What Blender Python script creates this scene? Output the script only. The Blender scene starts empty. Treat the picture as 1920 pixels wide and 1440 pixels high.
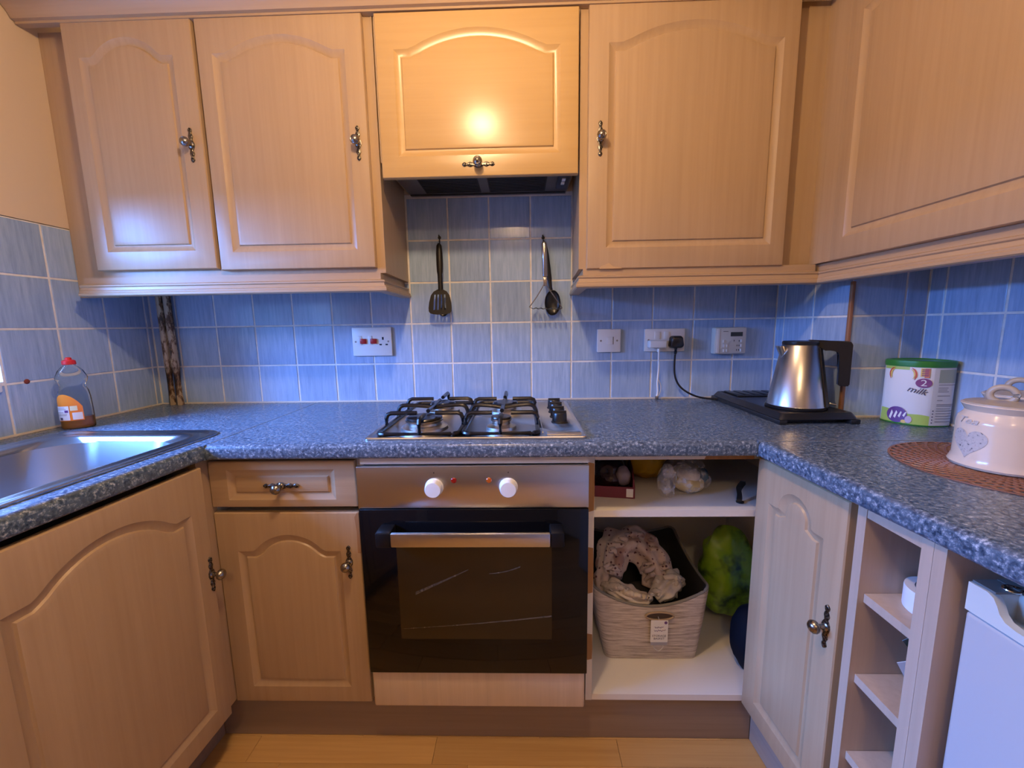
import bpy, bmesh, math, random
from math import pi, sin, cos, radians
from mathutils import Vector, Matrix, noise
random.seed(11)
S = bpy.context.scene
COL = S.collection

# ------------------------------------------------------------------ camera, light, exposure
cam = bpy.data.objects.new('camera', bpy.data.cameras.new('camera'))
COL.objects.link(cam)
cam.data.sensor_width = 36.0
cam.data.lens = 14.375
cam.data.clip_start = 0.02
_r = (0.999606, 0.023448, -0.01543); _u = (0.011928, 0.14277, 0.989684); _b = (0.025409, -0.989478, 0.142434)
cam.matrix_world = Matrix(((_r[0], _u[0], _b[0], 0.11421), (_r[1], _u[1], _b[1], -1.546135),
                           (_r[2], _u[2], _b[2], 1.189316), (0, 0, 0, 1)))
S.camera = cam
S.view_settings.view_transform = 'Standard'
S.view_settings.look = 'None'
S.view_settings.exposure = 0.0
S.view_settings.gamma = 1.0
S.view_settings.use_curve_mapping = False

W = bpy.data.worlds.new('sky'); S.world = W; W.use_nodes = True
bg = W.node_tree.nodes['Background']
bg.inputs['Color'].default_value = (0.18, 0.42, 1.0, 1); bg.inputs['Strength'].default_value = 2.5

def lamp(name, kind, loc, energy, color, **kw):
    d = bpy.data.lights.new(name, kind); d.energy = energy; d.color = color
    o = bpy.data.objects.new(name, d); COL.objects.link(o); o.location = loc
    for k, v in kw.items(): setattr(d, k, v)
    return o
bulb = lamp('ceiling_bulb_and_fill', 'POINT', (-0.05, -1.08, 2.03), 31, (1.0, 0.66, 0.36), shadow_soft_size=0.04)
fill_lamp = lamp('ceiling_bulb_and_fill', 'POINT', (0.05, -2.55, 2.20), 21, (1.0, 0.66, 0.36), shadow_soft_size=0.05)  # added warm fill for floor and front faces, not a known bulb
day = lamp('daylight', 'AREA', (-2.15, -1.15, 2.05), 620, (0.13, 0.34, 1.0), shape='RECTANGLE', size=1.1, size_y=1.3)
day.rotation_euler = (0, radians(-58), 0)

# ------------------------------------------------------------------ helpers
WL = {}
def tag(o, label=None, cat=None, group=None, kind=None):
    if label: o['label'] = label
    if cat: o['category'] = cat
    if group: o['group'] = group
    if kind: o['kind'] = kind
    return o
def link(o, parent, loc):
    COL.objects.link(o)
    loc = Vector(loc)
    if parent is not None:
        o.parent = parent; o.location = loc - WL[parent.name]
    else:
        o.location = loc
    WL[o.name] = loc
    return o
def thing(name, label, cat, loc, group=None):
    return tag(link(bpy.data.objects.new(name, None), None, loc), label, cat, group)
def obj(name, bm, mats, parent=None, loc=None, sharp=35, flat=False, kind=None, label=None):
    bmesh.ops.recalc_face_normals(bm, faces=bm.faces[:])
    if loc is None:
        if parent is not None and parent.type == 'EMPTY': loc = WL[parent.name]
        else:
            xs = [v.co for v in bm.verts]
            loc = Vector(((min(c.x for c in xs) + max(c.x for c in xs)) / 2, (min(c.y for c in xs) + max(c.y for c in xs)) / 2, min(c.z for c in xs)))
    loc = Vector(loc)
    bmesh.ops.translate(bm, verts=bm.verts[:], vec=-loc)
    me = bpy.data.meshes.new(name)
    for f in bm.faces: f.smooth = not flat
    bm.to_mesh(me); bm.free()
    if not flat: me.set_sharp_from_angle(angle=radians(sharp))
    for m in (mats if isinstance(mats, (list, tuple)) else [mats]): me.materials.append(m)
    o = bpy.data.objects.new(name, me)
    link(o, parent, loc)
    return tag(o, label, None, None, kind)
def top(name, bm, mats, label, cat, group=None, **kw):
    return tag(obj(name, bm, mats, None, **kw), label, cat, group)
def inst(name, me, parent, M):
    o = bpy.data.objects.new(name, me); link(o, parent, M.to_translation())
    o.rotation_euler = M.to_euler(); return o
def B(): return bmesh.new()
def box(bm, x0, x1, y0, y1, z0, z1, bev=0, seg=2, mi=0, M=None):
    vs = [bm.verts.new(c) for c in ((x0, y0, z0), (x1, y0, z0), (x1, y1, z0), (x0, y1, z0), (x0, y0, z1), (x1, y0, z1), (x1, y1, z1), (x0, y1, z1))]
    fs = [bm.faces.new([vs[i] for i in f]) for f in ((3, 2, 1, 0), (4, 5, 6, 7), (0, 1, 5, 4), (1, 2, 6, 5), (2, 3, 7, 6), (3, 0, 4, 7))]
    for f in fs: f.material_index = mi
    if bev:
        es = list({e for f in fs for e in f.edges})
        r = bmesh.ops.bevel(bm, geom=es, offset=bev, segments=seg, affect='EDGES', profile=0.5)
        vs = list({v for f in r['faces'] for v in f.verts})
        for f in r['faces']: f.material_index = mi
    if M is not None: bmesh.ops.transform(bm, matrix=M, verts=vs)
    return bm
def basis(d):
    d = Vector(d).normalized(); a = Vector((0, 0, 1)) if abs(d.z) < 0.9 else Vector((1, 0, 0))
    x = d.cross(a).normalized(); return x, x.cross(d).normalized()
def rings(bm, loops, close=True, cap=True, mi=0):
    L = [[bm.verts.new(p) for p in l] for l in loops]
    n = len(L[0]); out = []
    for a, b in zip(L, L[1:]):
        for i in range(n if close else n - 1):
            j = (i + 1) % n
            f = bm.faces.new((a[i], a[j], b[j], b[i])); f.material_index = mi; out.append(f)
    if cap:
        for l in (L[0], L[-1]):
            f = bm.faces.new(l); f.material_index = mi
    return L
def cyl(bm, p0, p1, r0, r1=None, seg=20, mi=0, cap=True):
    r1 = r0 if r1 is None else r1
    p0 = Vector(p0); p1 = Vector(p1); x, y = basis(p1 - p0)
    rings(bm, [[p + (x * cos(2 * pi * i / seg) + y * sin(2 * pi * i / seg)) * r for i in range(seg)] for p, r in ((p0, r0), (p1, r1))], cap=cap, mi=mi)
    return bm
def lathe(bm, prof, c=(0, 0, 0), seg=32, axis=(0, 0, 1), mi=0, sx=1, sy=1, cap=True):
    c = Vector(c); a = Vector(axis).normalized()
    if abs(a.z) > 0.99: x, y = Vector((1, 0, 0)), Vector((0, 1, 0))
    else: x, y = basis(a)
    rings(bm, [[c + a * h + x * (r * sx * cos(2 * pi * i / seg)) + y * (r * sy * sin(2 * pi * i / seg)) for i in range(seg)] for r, h in prof], mi=mi, cap=cap)
    return bm
def tube(bm, pts, r, seg=10, closed=False, mi=0):
    pts = [Vector(p) for p in pts]; n = len(pts)
    rs = r if isinstance(r, (list, tuple)) else [r] * n
    loops = []; px = None
    for i, p in enumerate(pts):
        if closed: d = pts[(i + 1) % n] - pts[i - 1]
        else: d = pts[min(i + 1, n - 1)] - pts[max(i - 1, 0)]
        d.normalize()
        if px is None: px, py = basis(d)
        else:
            px = (px - d * px.dot(d)).normalized(); py = d.cross(px)
        loops.append([p + (px * cos(2 * pi * k / seg) + py * sin(2 * pi * k / seg)) * rs[i] for k in range(seg)])
    if closed: loops.append(loops[0]); rings(bm, loops, cap=False, mi=mi); bmesh.ops.remove_doubles(bm, verts=bm.verts[:], dist=1e-6)
    else: rings(bm, loops, mi=mi)
    return bm
def curve(pts, n=8, closed=False):
    P = [Vector(p) for p in pts]; m = len(P); out = []
    for i in range(m if closed else m - 1):
        if closed: a, b, c, d = P[i - 1], P[i], P[(i + 1) % m], P[(i + 2) % m]
        else: a, b, c, d = P[max(i - 1, 0)], P[i], P[i + 1], P[min(i + 2, m - 1)]
        for k in range(n):
            t = k / n
            out.append(0.5 * ((2 * b) + (c - a) * t + (2 * a - 5 * b + 4 * c - d) * t * t + (3 * b - a - 3 * c + d) * t ** 3))
    if not closed: out.append(P[-1])
    return out
def prism(bm, poly, f0, f1, mi=0):
    """poly in 2D; f0, f1 map a 2D point to 3D for the two caps"""
    rings(bm, [[f0(p) for p in poly], [f1(p) for p in poly]], mi=mi); return bm
def prismz(bm, poly, z0, z1, mi=0): return prism(bm, poly, lambda p: (p[0], p[1], z0), lambda p: (p[0], p[1], z1), mi)
def prismy(bm, poly, y0, y1, mi=0): return prism(bm, poly, lambda p: (p[0], y0, p[1]), lambda p: (p[0], y1, p[1]), mi)
def offs(P, d):
    n = len(P); out = []
    for i in range(n):
        a, b, c = Vector(P[i - 1]), Vector(P[i]), Vector(P[(i + 1) % n])
        e1 = (b - a).normalized(); e2 = (c - b).normalized()
        n1 = Vector((-e1.y, e1.x)); n2 = Vector((-e2.y, e2.x))
        out.append(b + (n1 + n2) * (d / max(0.35, 1 + n1.dot(n2))))
    return out
def sweep(bm, path, prof, mi=0):
    """moulding: prof (out, z) swept along an XY path with mitred corners; 'out' is to the right of the path direction"""
    n = len(path); loops = []
    for i in range(n):
        p = Vector(path[i])
        e1 = (p - Vector(path[i - 1])).normalized() if i else None
        e2 = (Vector(path[i + 1]) - p).normalized() if i < n - 1 else None
        e1 = e1 or e2; e2 = e2 or e1
        n1 = Vector((e1.y, -e1.x)); n2 = Vector((e2.y, -e2.x)); m = (n1 + n2) / (1 + n1.dot(n2))
        loops.append([(p.x + m.x * o, p.y + m.y * o, z) for o, z in prof])
    rings(bm, loops, mi=mi); return bm
def blob(bm, c, r, seed=0, amp=0.25, freq=6.0, sub=4, ridge=True, flat=None, mi=0):
    t = bmesh.new(); bmesh.ops.create_icosphere(t, subdivisions=sub, radius=1)
    off = Vector((seed * 7.3, seed * 3.1, seed * 1.7))
    mp = {}
    for v in t.verts:
        d = v.co.normalized(); p = Vector((d.x * r[0], d.y * r[1], d.z * r[2]))
        q = p * freq + off
        k = noise.noise(q) + 0.5 * noise.noise(q * 2.3)
        if ridge: k = 0.6 - 2.0 * abs(k)
        p = p * (1 + amp * k)
        if flat is not None: p.z = max(p.z, flat)
        mp[v.index] = bm.verts.new(Vector(c) + p)
    for f in t.faces:
        g = bm.faces.new([mp[v.index] for v in f.verts]); g.material_index = mi
    t.free(); return bm
def text2d(body, size, shear=0.0):
    cu = bpy.data.curves.new('t', 'FONT'); cu.body = body; cu.size = size; cu.shear = shear; cu.align_x = 'CENTER'; cu.align_y = 'CENTER'
    cu.resolution_u = 3
    o = bpy.data.objects.new('t', cu); COL.objects.link(o)
    me = bpy.data.meshes.new_from_object(o.evaluated_get(bpy.context.evaluated_depsgraph_get()))
    vs = [(v.co.x, v.co.y) for v in me.vertices]; fs = [tuple(p.vertices) for p in me.polygons]
    bpy.data.objects.remove(o); bpy.data.meshes.remove(me); bpy.data.curves.remove(cu)
    return vs, fs
def put2d(bm, vf, fn, mi=0):
    vs = [bm.verts.new(fn(x, y)) for x, y in vf[0]]
    for f in vf[1]:
        try: bm.faces.new([vs[i] for i in f]).material_index = mi
        except ValueError: pass
    return bm
TX = {k: text2d(*k) for k in (('2', 0.024), ('milk', 0.017, 0.25), ('Tea', 0.026, 0.3), ('STORAGE', 0.0095), ('BASKET', 0.0095))}

# ------------------------------------------------------------------ materials
def mat(name, col, rough=0.5, metal=0.0, **kw):
    m = bpy.data.materials.new(name); m.use_nodes = True
    b = m.node_tree.nodes['Principled BSDF']
    b.inputs['Base Color'].default_value = (*col, 1); b.inputs['Roughness'].default_value = rough; b.inputs['Metallic'].default_value = metal
    for k, v in kw.items(): b.inputs[k.replace('_', ' ')].default_value = v
    return m
class N:
    def __init__(s, m): s.m = m; s.t = m.node_tree; s.b = s.t.nodes['Principled BSDF']
    def new(s, ty, **kw):
        n = s.t.nodes.new(ty)
        for k, v in kw.items(): setattr(n, k, v)
        return n
    def ln(s, a, b): s.t.links.new(a, b)
    def coord(s, scale, rnd=False):
        tc = s.new('ShaderNodeTexCoord'); mp = s.new('ShaderNodeMapping'); mp.inputs['Scale'].default_value = scale
        s.ln(tc.outputs['Object'], mp.inputs['Vector'])
        if rnd:
            oi = s.new('ShaderNodeObjectInfo'); mu = s.new('ShaderNodeMath', operation='MULTIPLY'); mu.inputs[1].default_value = 91.0
            s.ln(oi.outputs['Random'], mu.inputs[0])
            cx = s.new('ShaderNodeCombineXYZ')
            for i in range(3): s.ln(mu.outputs[0], cx.inputs[i])
            s.ln(cx.outputs[0], mp.inputs['Location'])
        return mp.outputs[0]
    def noise(s, vec, scale=1.0, detail=3.0, rough=0.55):
        n = s.new('ShaderNodeTexNoise'); n.inputs['Scale'].default_value = scale; n.inputs['Detail'].default_value = detail; n.inputs['Roughness'].default_value = rough
        s.ln(vec, n.inputs['Vector']); return n.outputs['Fac']
    def ramp(s, fac, stops):
        r = s.new('ShaderNodeValToRGB'); e = r.color_ramp.elements
        e[0].position, e[0].color = stops[0][0], (*stops[0][1], 1); e[1].position, e[1].color = stops[-1][0], (*stops[-1][1], 1)
        for p, c in stops[1:-1]:
            k = e.new(p); k.color = (*c, 1)
        s.ln(fac, r.inputs[0]); return r.outputs[0]
    def mix(s, fac, a, b, mode='MIX'):
        n = s.new('ShaderNodeMix', data_type='RGBA', blend_type=mode)
        if isinstance(fac, (int, float)): n.inputs[0].default_value = fac
        else: s.ln(fac, n.inputs[0])
        for i, v in ((6, a), (7, b)):
            if isinstance(v, tuple): n.inputs[i].default_value = (*v, 1)
            else: s.ln(v, n.inputs[i])
        return n.outputs[2]
    def base(s, c): s.ln(c, s.b.inputs['Base Color'])
    def bump(s, h, strength=0.2, dist=0.001):
        n = s.new('ShaderNodeBump'); n.inputs['Strength'].default_value = strength; n.inputs['Distance'].default_value = dist
        s.ln(h, n.inputs['Height']); s.ln(n.outputs[0], s.b.inputs['Normal'])
def wood(name, c0, c1, rough, ax='z', bump=0.15, k=1.0):
    m = mat(name, c0, rough); n = N(m)
    sc = {'z': (70, 70, 2.2), 'x': (2.2, 70, 70), 'y': (70, 2.2, 70)}[ax]
    sc = tuple(v * k for v in sc)
    v = n.coord(sc, True); a = n.noise(v, 1.0, 4, 0.6)
    v2 = n.coord(tuple(x * 0.12 + 0.8 for x in sc), True); b = n.noise(v2, 1.0, 3, 0.6)
    c = n.ramp(a, [(0.30, c1), (0.62, c0)])
    c = n.mix(n.ramp(b, [(0.35, (0, 0, 0)), (0.75, (0.55,) * 3)]), c, tuple(x * 0.86 for x in c0))
    n.base(c); n.bump(a, bump * 0.45, 0.0005)
    return m
OAK0, OAK1 = (0.455, 0.315, 0.185), (0.41, 0.275, 0.157)
M_wood = wood('limed_oak_vertical', OAK0, OAK1, 0.36)
M_woodh = wood('limed_oak_crosswise', OAK0, OAK1, 0.38, 'x')
M_woody = wood('limed_oak_lengthwise', OAK0, OAK1, 0.38, 'y')
M_hood = wood('painted_flap', (0.53, 0.345, 0.145), (0.50, 0.32, 0.13), 0.27, 'x', 0.10)
M_plinth = wood('brown_kickboard', (0.29, 0.205, 0.145), (0.25, 0.175, 0.12), 0.5, 'x')
M_inner = wood('shelf_unit_board', (0.50, 0.38, 0.285), (0.44, 0.33, 0.24), 0.45, 'z')
M_chip = wood('bare_chipboard', (0.42, 0.22, 0.085), (0.28, 0.14, 0.05), 0.8, 'z')
M_mel = mat('white_melamine', (0.72, 0.69, 0.64), 0.4)
M_wall = mat('cream_paint', (0.66, 0.52, 0.35), 0.7)
n = N(M_wall); n.bump(n.noise(n.coord((160, 160, 160)), 1, 3), 0.15, 0.001)
M_ceil = mat('ceiling_paint', (0.55, 0.50, 0.43), 0.8)
M_grout = mat('grout', (0.60, 0.55, 0.46), 0.8)
n = N(M_grout); n.base(n.ramp(n.noise(n.coord((30, 30, 30)), 1, 4), [(0.3, (0.66, 0.63, 0.56)), (0.65, (0.82, 0.80, 0.76))]))
M_tile = mat('blue_glazed_tile', (0.27, 0.37, 0.52), 0.16, Specular_IOR_Level=0.5)
n = N(M_tile); v = n.coord((105, 105, 9), True); a = n.noise(v, 1, 5, 0.65)
v2 = n.coord((14, 14, 5), True); b = n.noise(v2, 1, 3)
c = n.ramp(a, [(0.28, (0.24, 0.345, 0.51)), (0.5, (0.335, 0.455, 0.635)), (0.72, (0.44, 0.56, 0.72))])
c = n.mix(n.ramp(b, [(0.35, (0, 0, 0)), (0.7, (0.5,) * 3)]), c, (0.305, 0.42, 0.60))
oi = n.new('ShaderNodeObjectInfo'); hs = n.new('ShaderNodeHueSaturation'); ma = n.new('ShaderNodeMapRange')
ma.inputs[3].default_value = 0.9; ma.inputs[4].default_value = 1.1; n.ln(oi.outputs['Random'], ma.inputs[0]); n.ln(ma.outputs[0], hs.inputs['Value'])
n.ln(c, hs.inputs['Color']); n.base(hs.outputs[0]); n.bump(b, 0.06, 0.002)
M_top = mat('speckled_laminate', (0.2, 0.22, 0.25), 0.26)
n = N(M_top); v = n.coord((1, 1, 1)); a = n.noise(v, 135, 4, 0.72); b = n.noise(v, 48, 2, 0.5)
c = n.ramp(a, [(0.38, (0.022, 0.040, 0.072)), (0.49, (0.080, 0.118, 0.172)), (0.58, (0.20, 0.255, 0.325)), (0.69, (0.50, 0.56, 0.62))])
c = n.mix(n.ramp(b, [(0.4, (0, 0, 0)), (0.65, (0.45,) * 3)]), c, (0.095, 0.135, 0.19)); n.base(c)
n.ln(n.ramp(a, [(0.3, (0.33,) * 3), (0.7, (0.2,) * 3)]), n.b.inputs['Roughness'])
M_steel = mat('brushed_steel', (0.62, 0.60, 0.57), 0.30, 1.0)
M_steel.node_tree.nodes['Principled BSDF'].inputs['Anisotropic'].default_value = 0.75
M_steelv = mat('brushed_steel_upright', (0.55, 0.52, 0.49), 0.25, 1.0)
M_steelv.node_tree.nodes['Principled BSDF'].inputs['Anisotropic'].default_value = 0.6
M_sink = mat('sink_steel', (0.45, 0.46, 0.48), 0.25, 1.0)
n = N(M_sink); n.bump(n.noise(n.coord((60, 60, 60)), 1, 3), 0.04, 0.001)
M_chrome = mat('chrome', (0.75, 0.75, 0.75), 0.1, 1.0)
M_pewter = mat('antique_pewter', (0.23, 0.20, 0.165), 0.34, 1.0)
n = N(M_pewter); a = n.noise(n.coord((260, 260, 260)), 1, 3); n.base(n.ramp(a, [(0.40, (0.035, 0.03, 0.025)), (0.66, (0.30, 0.27, 0.23))])); n.bump(a, 0.5, 0.001)
M_pearl = mat('polished_pewter_knob', (0.30, 0.275, 0.245), 0.24, 1.0)
M_black = mat('black_plastic', (0.012, 0.012, 0.013), 0.3)
M_enamel = mat('black_enamel', (0.008, 0.008, 0.010), 0.28)
M_glass = mat('black_oven_glass', (0.004, 0.004, 0.005), 0.06, Specular_IOR_Level=0.28)
M_brk = mat('black_bracket', (0.006, 0.006, 0.007), 0.4, Specular_IOR_Level=0.25)
M_owin = mat('oven_window_glass', (0.020, 0.013, 0.006), 0.09)
M_smear = mat('grease_smear', (0.30, 0.26, 0.20), 0.6, Alpha=0.55)
n = N(M_smear); n.ln(n.ramp(n.noise(n.coord((160, 160, 160)), 1, 3), [(0.35, (0.08,) * 3), (0.7, (0.6,) * 3)]), n.b.inputs['Alpha'])
M_white = mat('white_plastic', (0.78, 0.77, 0.74), 0.3)
M_cream = mat('programmer_grey_plastic', (0.60, 0.59, 0.53), 0.4)
M_red = mat('red_rocker', (0.42, 0.012, 0.016), 0.3)
M_lampr = mat('red_lens', (0.30, 0.010, 0.006), 0.2)
M_lampo = mat('amber_lens', (0.50, 0.10, 0.012), 0.2)
M_dark = mat('dark_hole', (0.01, 0.01, 0.01), 0.7)
M_lcd = mat('lcd', (0.045, 0.05, 0.04), 0.2)
M_fridge = mat('fridge_enamel', (0.43, 0.435, 0.45), 0.3)
M_trim = mat('fridge_trim', (0.56, 0.59, 0.56), 0.35)
M_fgrey = mat('fridge_top_grey', (0.16, 0.16, 0.155), 0.5)
M_hoodg = mat('extractor_grey', (0.12, 0.11, 0.105), 0.4)
M_grille = mat('extractor_grille', (0.018, 0.016, 0.015), 0.6)
M_floor = wood('laminate_oak', (0.66, 0.40, 0.15), (0.56, 0.32, 0.11), 0.35, 'x', 0.05)
n = N(M_floor); src = n.b.inputs['Base Color'].links[0].from_socket
oi = n.new('ShaderNodeObjectInfo'); hs = n.new('ShaderNodeHueSaturation'); ma = n.new('ShaderNodeMapRange'); ma.inputs[3].default_value = 0.84; ma.inputs[4].default_value = 1.12
n.ln(oi.outputs['Random'], ma.inputs[0]); n.ln(ma.outputs[0], hs.inputs['Value']); n.ln(src, hs.inputs['Color']); n.base(hs.outputs[0])
M_sub = mat('floor_joint', (0.16, 0.09, 0.04), 0.8)
M_pipe = mat('rusty_painted_pipe', (0.6, 0.5, 0.36), 0.5)
n = N(M_pipe); a = n.noise(n.coord((40, 40, 13)), 1, 5, 0.7); n.base(n.ramp(a, [(0.40, (0.03, 0.022, 0.018)), (0.47, (0.16, 0.08, 0.03)), (0.53, (0.52, 0.40, 0.26))])); n.bump(a, 0.6, 0.002)
M_copper = mat('copper_edge_trim', (0.36, 0.17, 0.085), 0.4, 0.3)
M_joint = mat('worktop_joint_strip', (0.42, 0.44, 0.45), 0.3, 0.7)
M_pane = mat('window_pane', (1, 1, 1), 0.0)
t = M_pane.node_tree; tr = t.nodes.new('ShaderNodeBsdfTransparent'); gl = t.nodes.new('ShaderNodeBsdfGlossy'); gl.inputs['Roughness'].default_value = 0.02
mx = t.nodes.new('ShaderNodeMixShader'); mx.inputs[0].default_value = 0.06
t.links.new(tr.outputs[0], mx.inputs[1]); t.links.new(gl.outputs[0], mx.inputs[2]); t.links.new(mx.outputs[0], t.nodes['Material Output'].inputs[0])
def clear(name, col, rough, alpha):
    m = mat(name, col, rough, Alpha=alpha); return m

# ------------------------------------------------------------------ the room
XL, XR, PX, PY = -1.2985, 1.2615, 1.05, -0.3425
ZT = 0.904
TH = 0.0018
b = B(); box(b, XL - 0.30, XR + 0.2, TH, 0.15, 0, 1.66); box(b, XL - 0.30, XR + 0.2, 0.001, 0.15, 1.661, 2.35, mi=1); wall_back = obj('wall_back', b, [M_grout, M_wall], kind='structure', loc=(0, TH, 0))
WY0, WY1, WZ0, WZ1 = -0.475, -1.72, 1.058, 1.64
b = B(); g = XL - TH
box(b, g - 0.22, g, WY0, 0.004, 0, 1.506, mi=1); box(b, g - 0.22, g, WY1, WY0, 0, WZ0, mi=1); box(b, g - 0.22, g, -3.6, WY1, 0, WZ0, mi=1)
box(b, g - 0.22, XL + 0.0005, WY0, 0.004, 1.508, 2.35); box(b, g - 0.22, XL + 0.0005, -3.6, WY1, WZ0, 2.35); box(b, g - 0.22, XL + 0.0005, WY1, WY0, WZ1, 2.35)
wall_left = obj('wall_left', b, [M_wall, M_grout], kind='structure', loc=(XL, -1.2, 0))
b = B(); box(b, XR + TH, XR + 0.2, -3.6, 0.004, 0, 1.36, mi=1); box(b, XR, XR + 0.2, -3.6, 0.004, 1.362, 2.35)
box(b, PX + TH, XR + TH, PY + TH, 0.004, ZT + 0.0005, 1.352, mi=1)
wall_right = obj('wall_right', b, [M_wall, M_grout], kind='structure', loc=(XR, -1.2, 0))
b = B(); box(b, XL - 0.3, XR + 0.2, -3.7, -3.6, 0, 2.35); obj('wall_front', b, mat('far_wall_paint', (0.34, 0.28, 0.21), 0.8), kind='structure')
b = B(); box(b, XL - 0.3, XR + 0.2, -3.7, 0.15, 2.35, 2.4); obj('ceiling', b, M_ceil, kind='structure')
b = B(); box(b, XL - 0.3, XR + 0.2, -3.7, 0.15, -0.06, -0.008); floor = obj('floor', b, M_sub, kind='structure', loc=(0, 0, -0.008))
rnd = random.Random(3)
y = -0.44; row = 0
while y > -2.6:
    x = XL + 0.01 - rnd.random() * 0.5
    while x < XR - 0.01:
        x1 = min(x + 0.52, XR - 0.008); x0 = max(x, XL + 0.008)
        if x1 - x0 > 0.03:
            b = B(); box(b, x0 + 0.0004, x1 - 0.0004, y - 0.0746, y - 0.0004, -0.0079, rnd.uniform(-0.0004, 0), bev=0.0006, seg=1)
            obj('plank', b, M_floor, floor, flat=True)
        x += 0.52
    y -= 0.075; row += 1

# tiles: each one a piece of its wall
def tile(parent, M, w, h):
    """front face in local XZ at y=0 facing -y, body to y=+TH"""
    b = B(); g = 0.0030; e = 0.0012
    j = [rnd.uniform(-0.00014, 0.00014) for _ in range(4)]
    def L(i, y, k=0): return [M @ Vector(p) for p in ((i, y + k * j[0], i), (w - i, y + k * j[1], i), (w - i, y + k * j[2], h - i), (i, y + k * j[3], h - i))]
    rings(b, [L(g, TH - 0.0001), L(g, 0.0009), L(g + e, 0.0001, 1)])
    obj('tile', b, M_tile, parent, loc=M @ Vector((w / 2, 0, h / 2)), flat=True)
ROWS = [(ZT + 0.002, 1.05), (1.05, 1.2), (1.2, 1.35), (1.35, 1.5), (1.5, 1.648)]
cols = [XL] + [i * 0.15 for i in range(-8, 8)]
for k, (z0, z1) in enumerate(ROWS):
    for x0, x1 in zip(cols, cols[1:]):
        if k >= 3 and not (-0.31 < x0 < 0.29): continue
        tile(wall_back, Matrix.Translation((x0, 0, z0)), x1 - x0, z1 - z0)
Ml = lambda x, y, z: Matrix.Translation((x, y, z)) @ Matrix.Rotation(pi / 2, 4, 'Z')      # faces +x, local x runs to +y
Mr = lambda x, y, z: Matrix.Translation((x, y, z)) @ Matrix.Rotation(-pi / 2, 4, 'Z')     # faces -x, local x runs to -y
ly = [-1.672, -1.522, -1.372, -1.222, -1.072, -0.922, -0.772, -0.622, -0.472, -0.322, -0.172, -0.022, 0.0]
for k, (z0, z1) in enumerate(ROWS[:4]):
    for y0, y1 in zip(ly, ly[1:]):
        if k and y0 < -0.48: continue
        tile(wall_left, Ml(XL, y0, z0), y1 - y0, z1 - z0 + (0.006 if k == 3 else 0))
for z0, z1 in ROWS[:3]:
    for y0, y1 in ((0, -0.046), (-0.046, -0.192), (-0.192, PY)): tile(wall_right, Mr(PX, y0, z0), y0 - y1, z1 - z0)
    for x0, x1 in ((PX, 1.2), (1.2, XR)): tile(wall_right, Matrix.Translation((x0, PY, z0)), x1 - x0, z1 - z0)
    for y0, y1 in ((PY, -0.388), (-0.388, -0.534), (-0.534, -0.684), (-0.684, -0.834), (-0.834, -0.984), (-0.984, -1.134), (-1.134, -1.284)):
        tile(wall_right, Mr(XR, y0, z0), y0 - y1, z1 - z0)
b = B(); box(b, PX - 0.004, PX + 0.006, PY - 0.004, PY + 0.006, ZT + 0.001, 1.297, bev=0.002); obj('trim_1', b, M_copper, kind='structure')
b = B(); box(b, -0.66, PX, -0.0045, 0.0, ZT + 0.0005, ZT + 0.006); box(b, -1.19, -0.66, -0.0045, 0.0, ZT + 0.0005, ZT + 0.006)
box(b, XL, XL + 0.0045, -1.7, -0.05, ZT + 0.0005, ZT + 0.006); box(b, PX, XR, PY - 0.0045, PY, ZT + 0.0005, ZT + 0.006); box(b, XR - 0.0045, XR, -1.25, PY, ZT + 0.0005, ZT + 0.006)
obj('trim_2', b, mat('sealant', (0.66, 0.60, 0.50), 0.5), kind='structure')
# window over the sink: only its near edge reaches into the picture
win = tag(link(bpy.data.objects.new('window_1', None), None, (XL - 0.12, (WY0 + WY1) / 2, WZ0)), kind='structure')
b = B(); xf = XL - 0.12
for y0, y1, z0, z1 in ((WY0 - 0.05, WY0, WZ0, WZ1), (WY1, WY1 + 0.05, WZ0, WZ1), (WY1 + 0.05, WY0 - 0.05, WZ0, WZ0 + 0.05), (WY1 + 0.05, WY0 - 0.05, WZ1 - 0.05, WZ1), (-1.125, -1.07, WZ0 + 0.05, WZ1 - 0.05)):
    box(b, xf - 0.05, xf, y0, y1, z0, z1, bev=0.004)
obj('window_frame', b, M_white, win)
for y0, y1 in ((WY1 + 0.05, -1.125), (-1.07, WY0 - 0.05)):
    b = B(); box(b, xf - 0.03, xf - 0.026, y0, y1, WZ0 + 0.05, WZ1 - 0.05); obj('pane', b, M_pane, win)
b = B(); box(b, xf, XL + 0.012, WY1, WY0 - 0.012, WZ0 - 0.028, WZ0 - 0.001 + 0.002, bev=0.006); obj('window_sill', b, M_white, win)

# ------------------------------------------------------------------ doors and handles
PROF = [(0, 0), (0.0025, 0.0014), (0.0145, 0.0070), (0.0185, 0.0074), (0.0212, 0.0034), (0.0226, 0.0030), (0.031, 0.0014)]
def panel_outline(x0, x1, z0, zs, zp=None, flat=0.042, n=22):
    P = [(x0, z0), (x1, z0), (x1, zs)]
    if zp:
        xa, xb = x0 + flat, x1 - flat; c = xb - xa; s = zp - zs
        R = (c * c / 4 + s * s) / (2 * s); xc = (xa + xb) / 2; zc = zp - R; a0 = math.asin(min(1, c / 2 / R))
        if s > c / 2: a0 = pi - a0
        P += [(xb + 0.006, zs), (xb, zs + 0.003)] + [(xc + R * sin(a0 * (1 - 2 * k / n)), zc + R * cos(a0 * (1 - 2 * k / n))) for k in range(1, n)] + [(xa, zs + 0.003), (xa - 0.006, zs)]
    P.append((x0, zs)); return P
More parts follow.
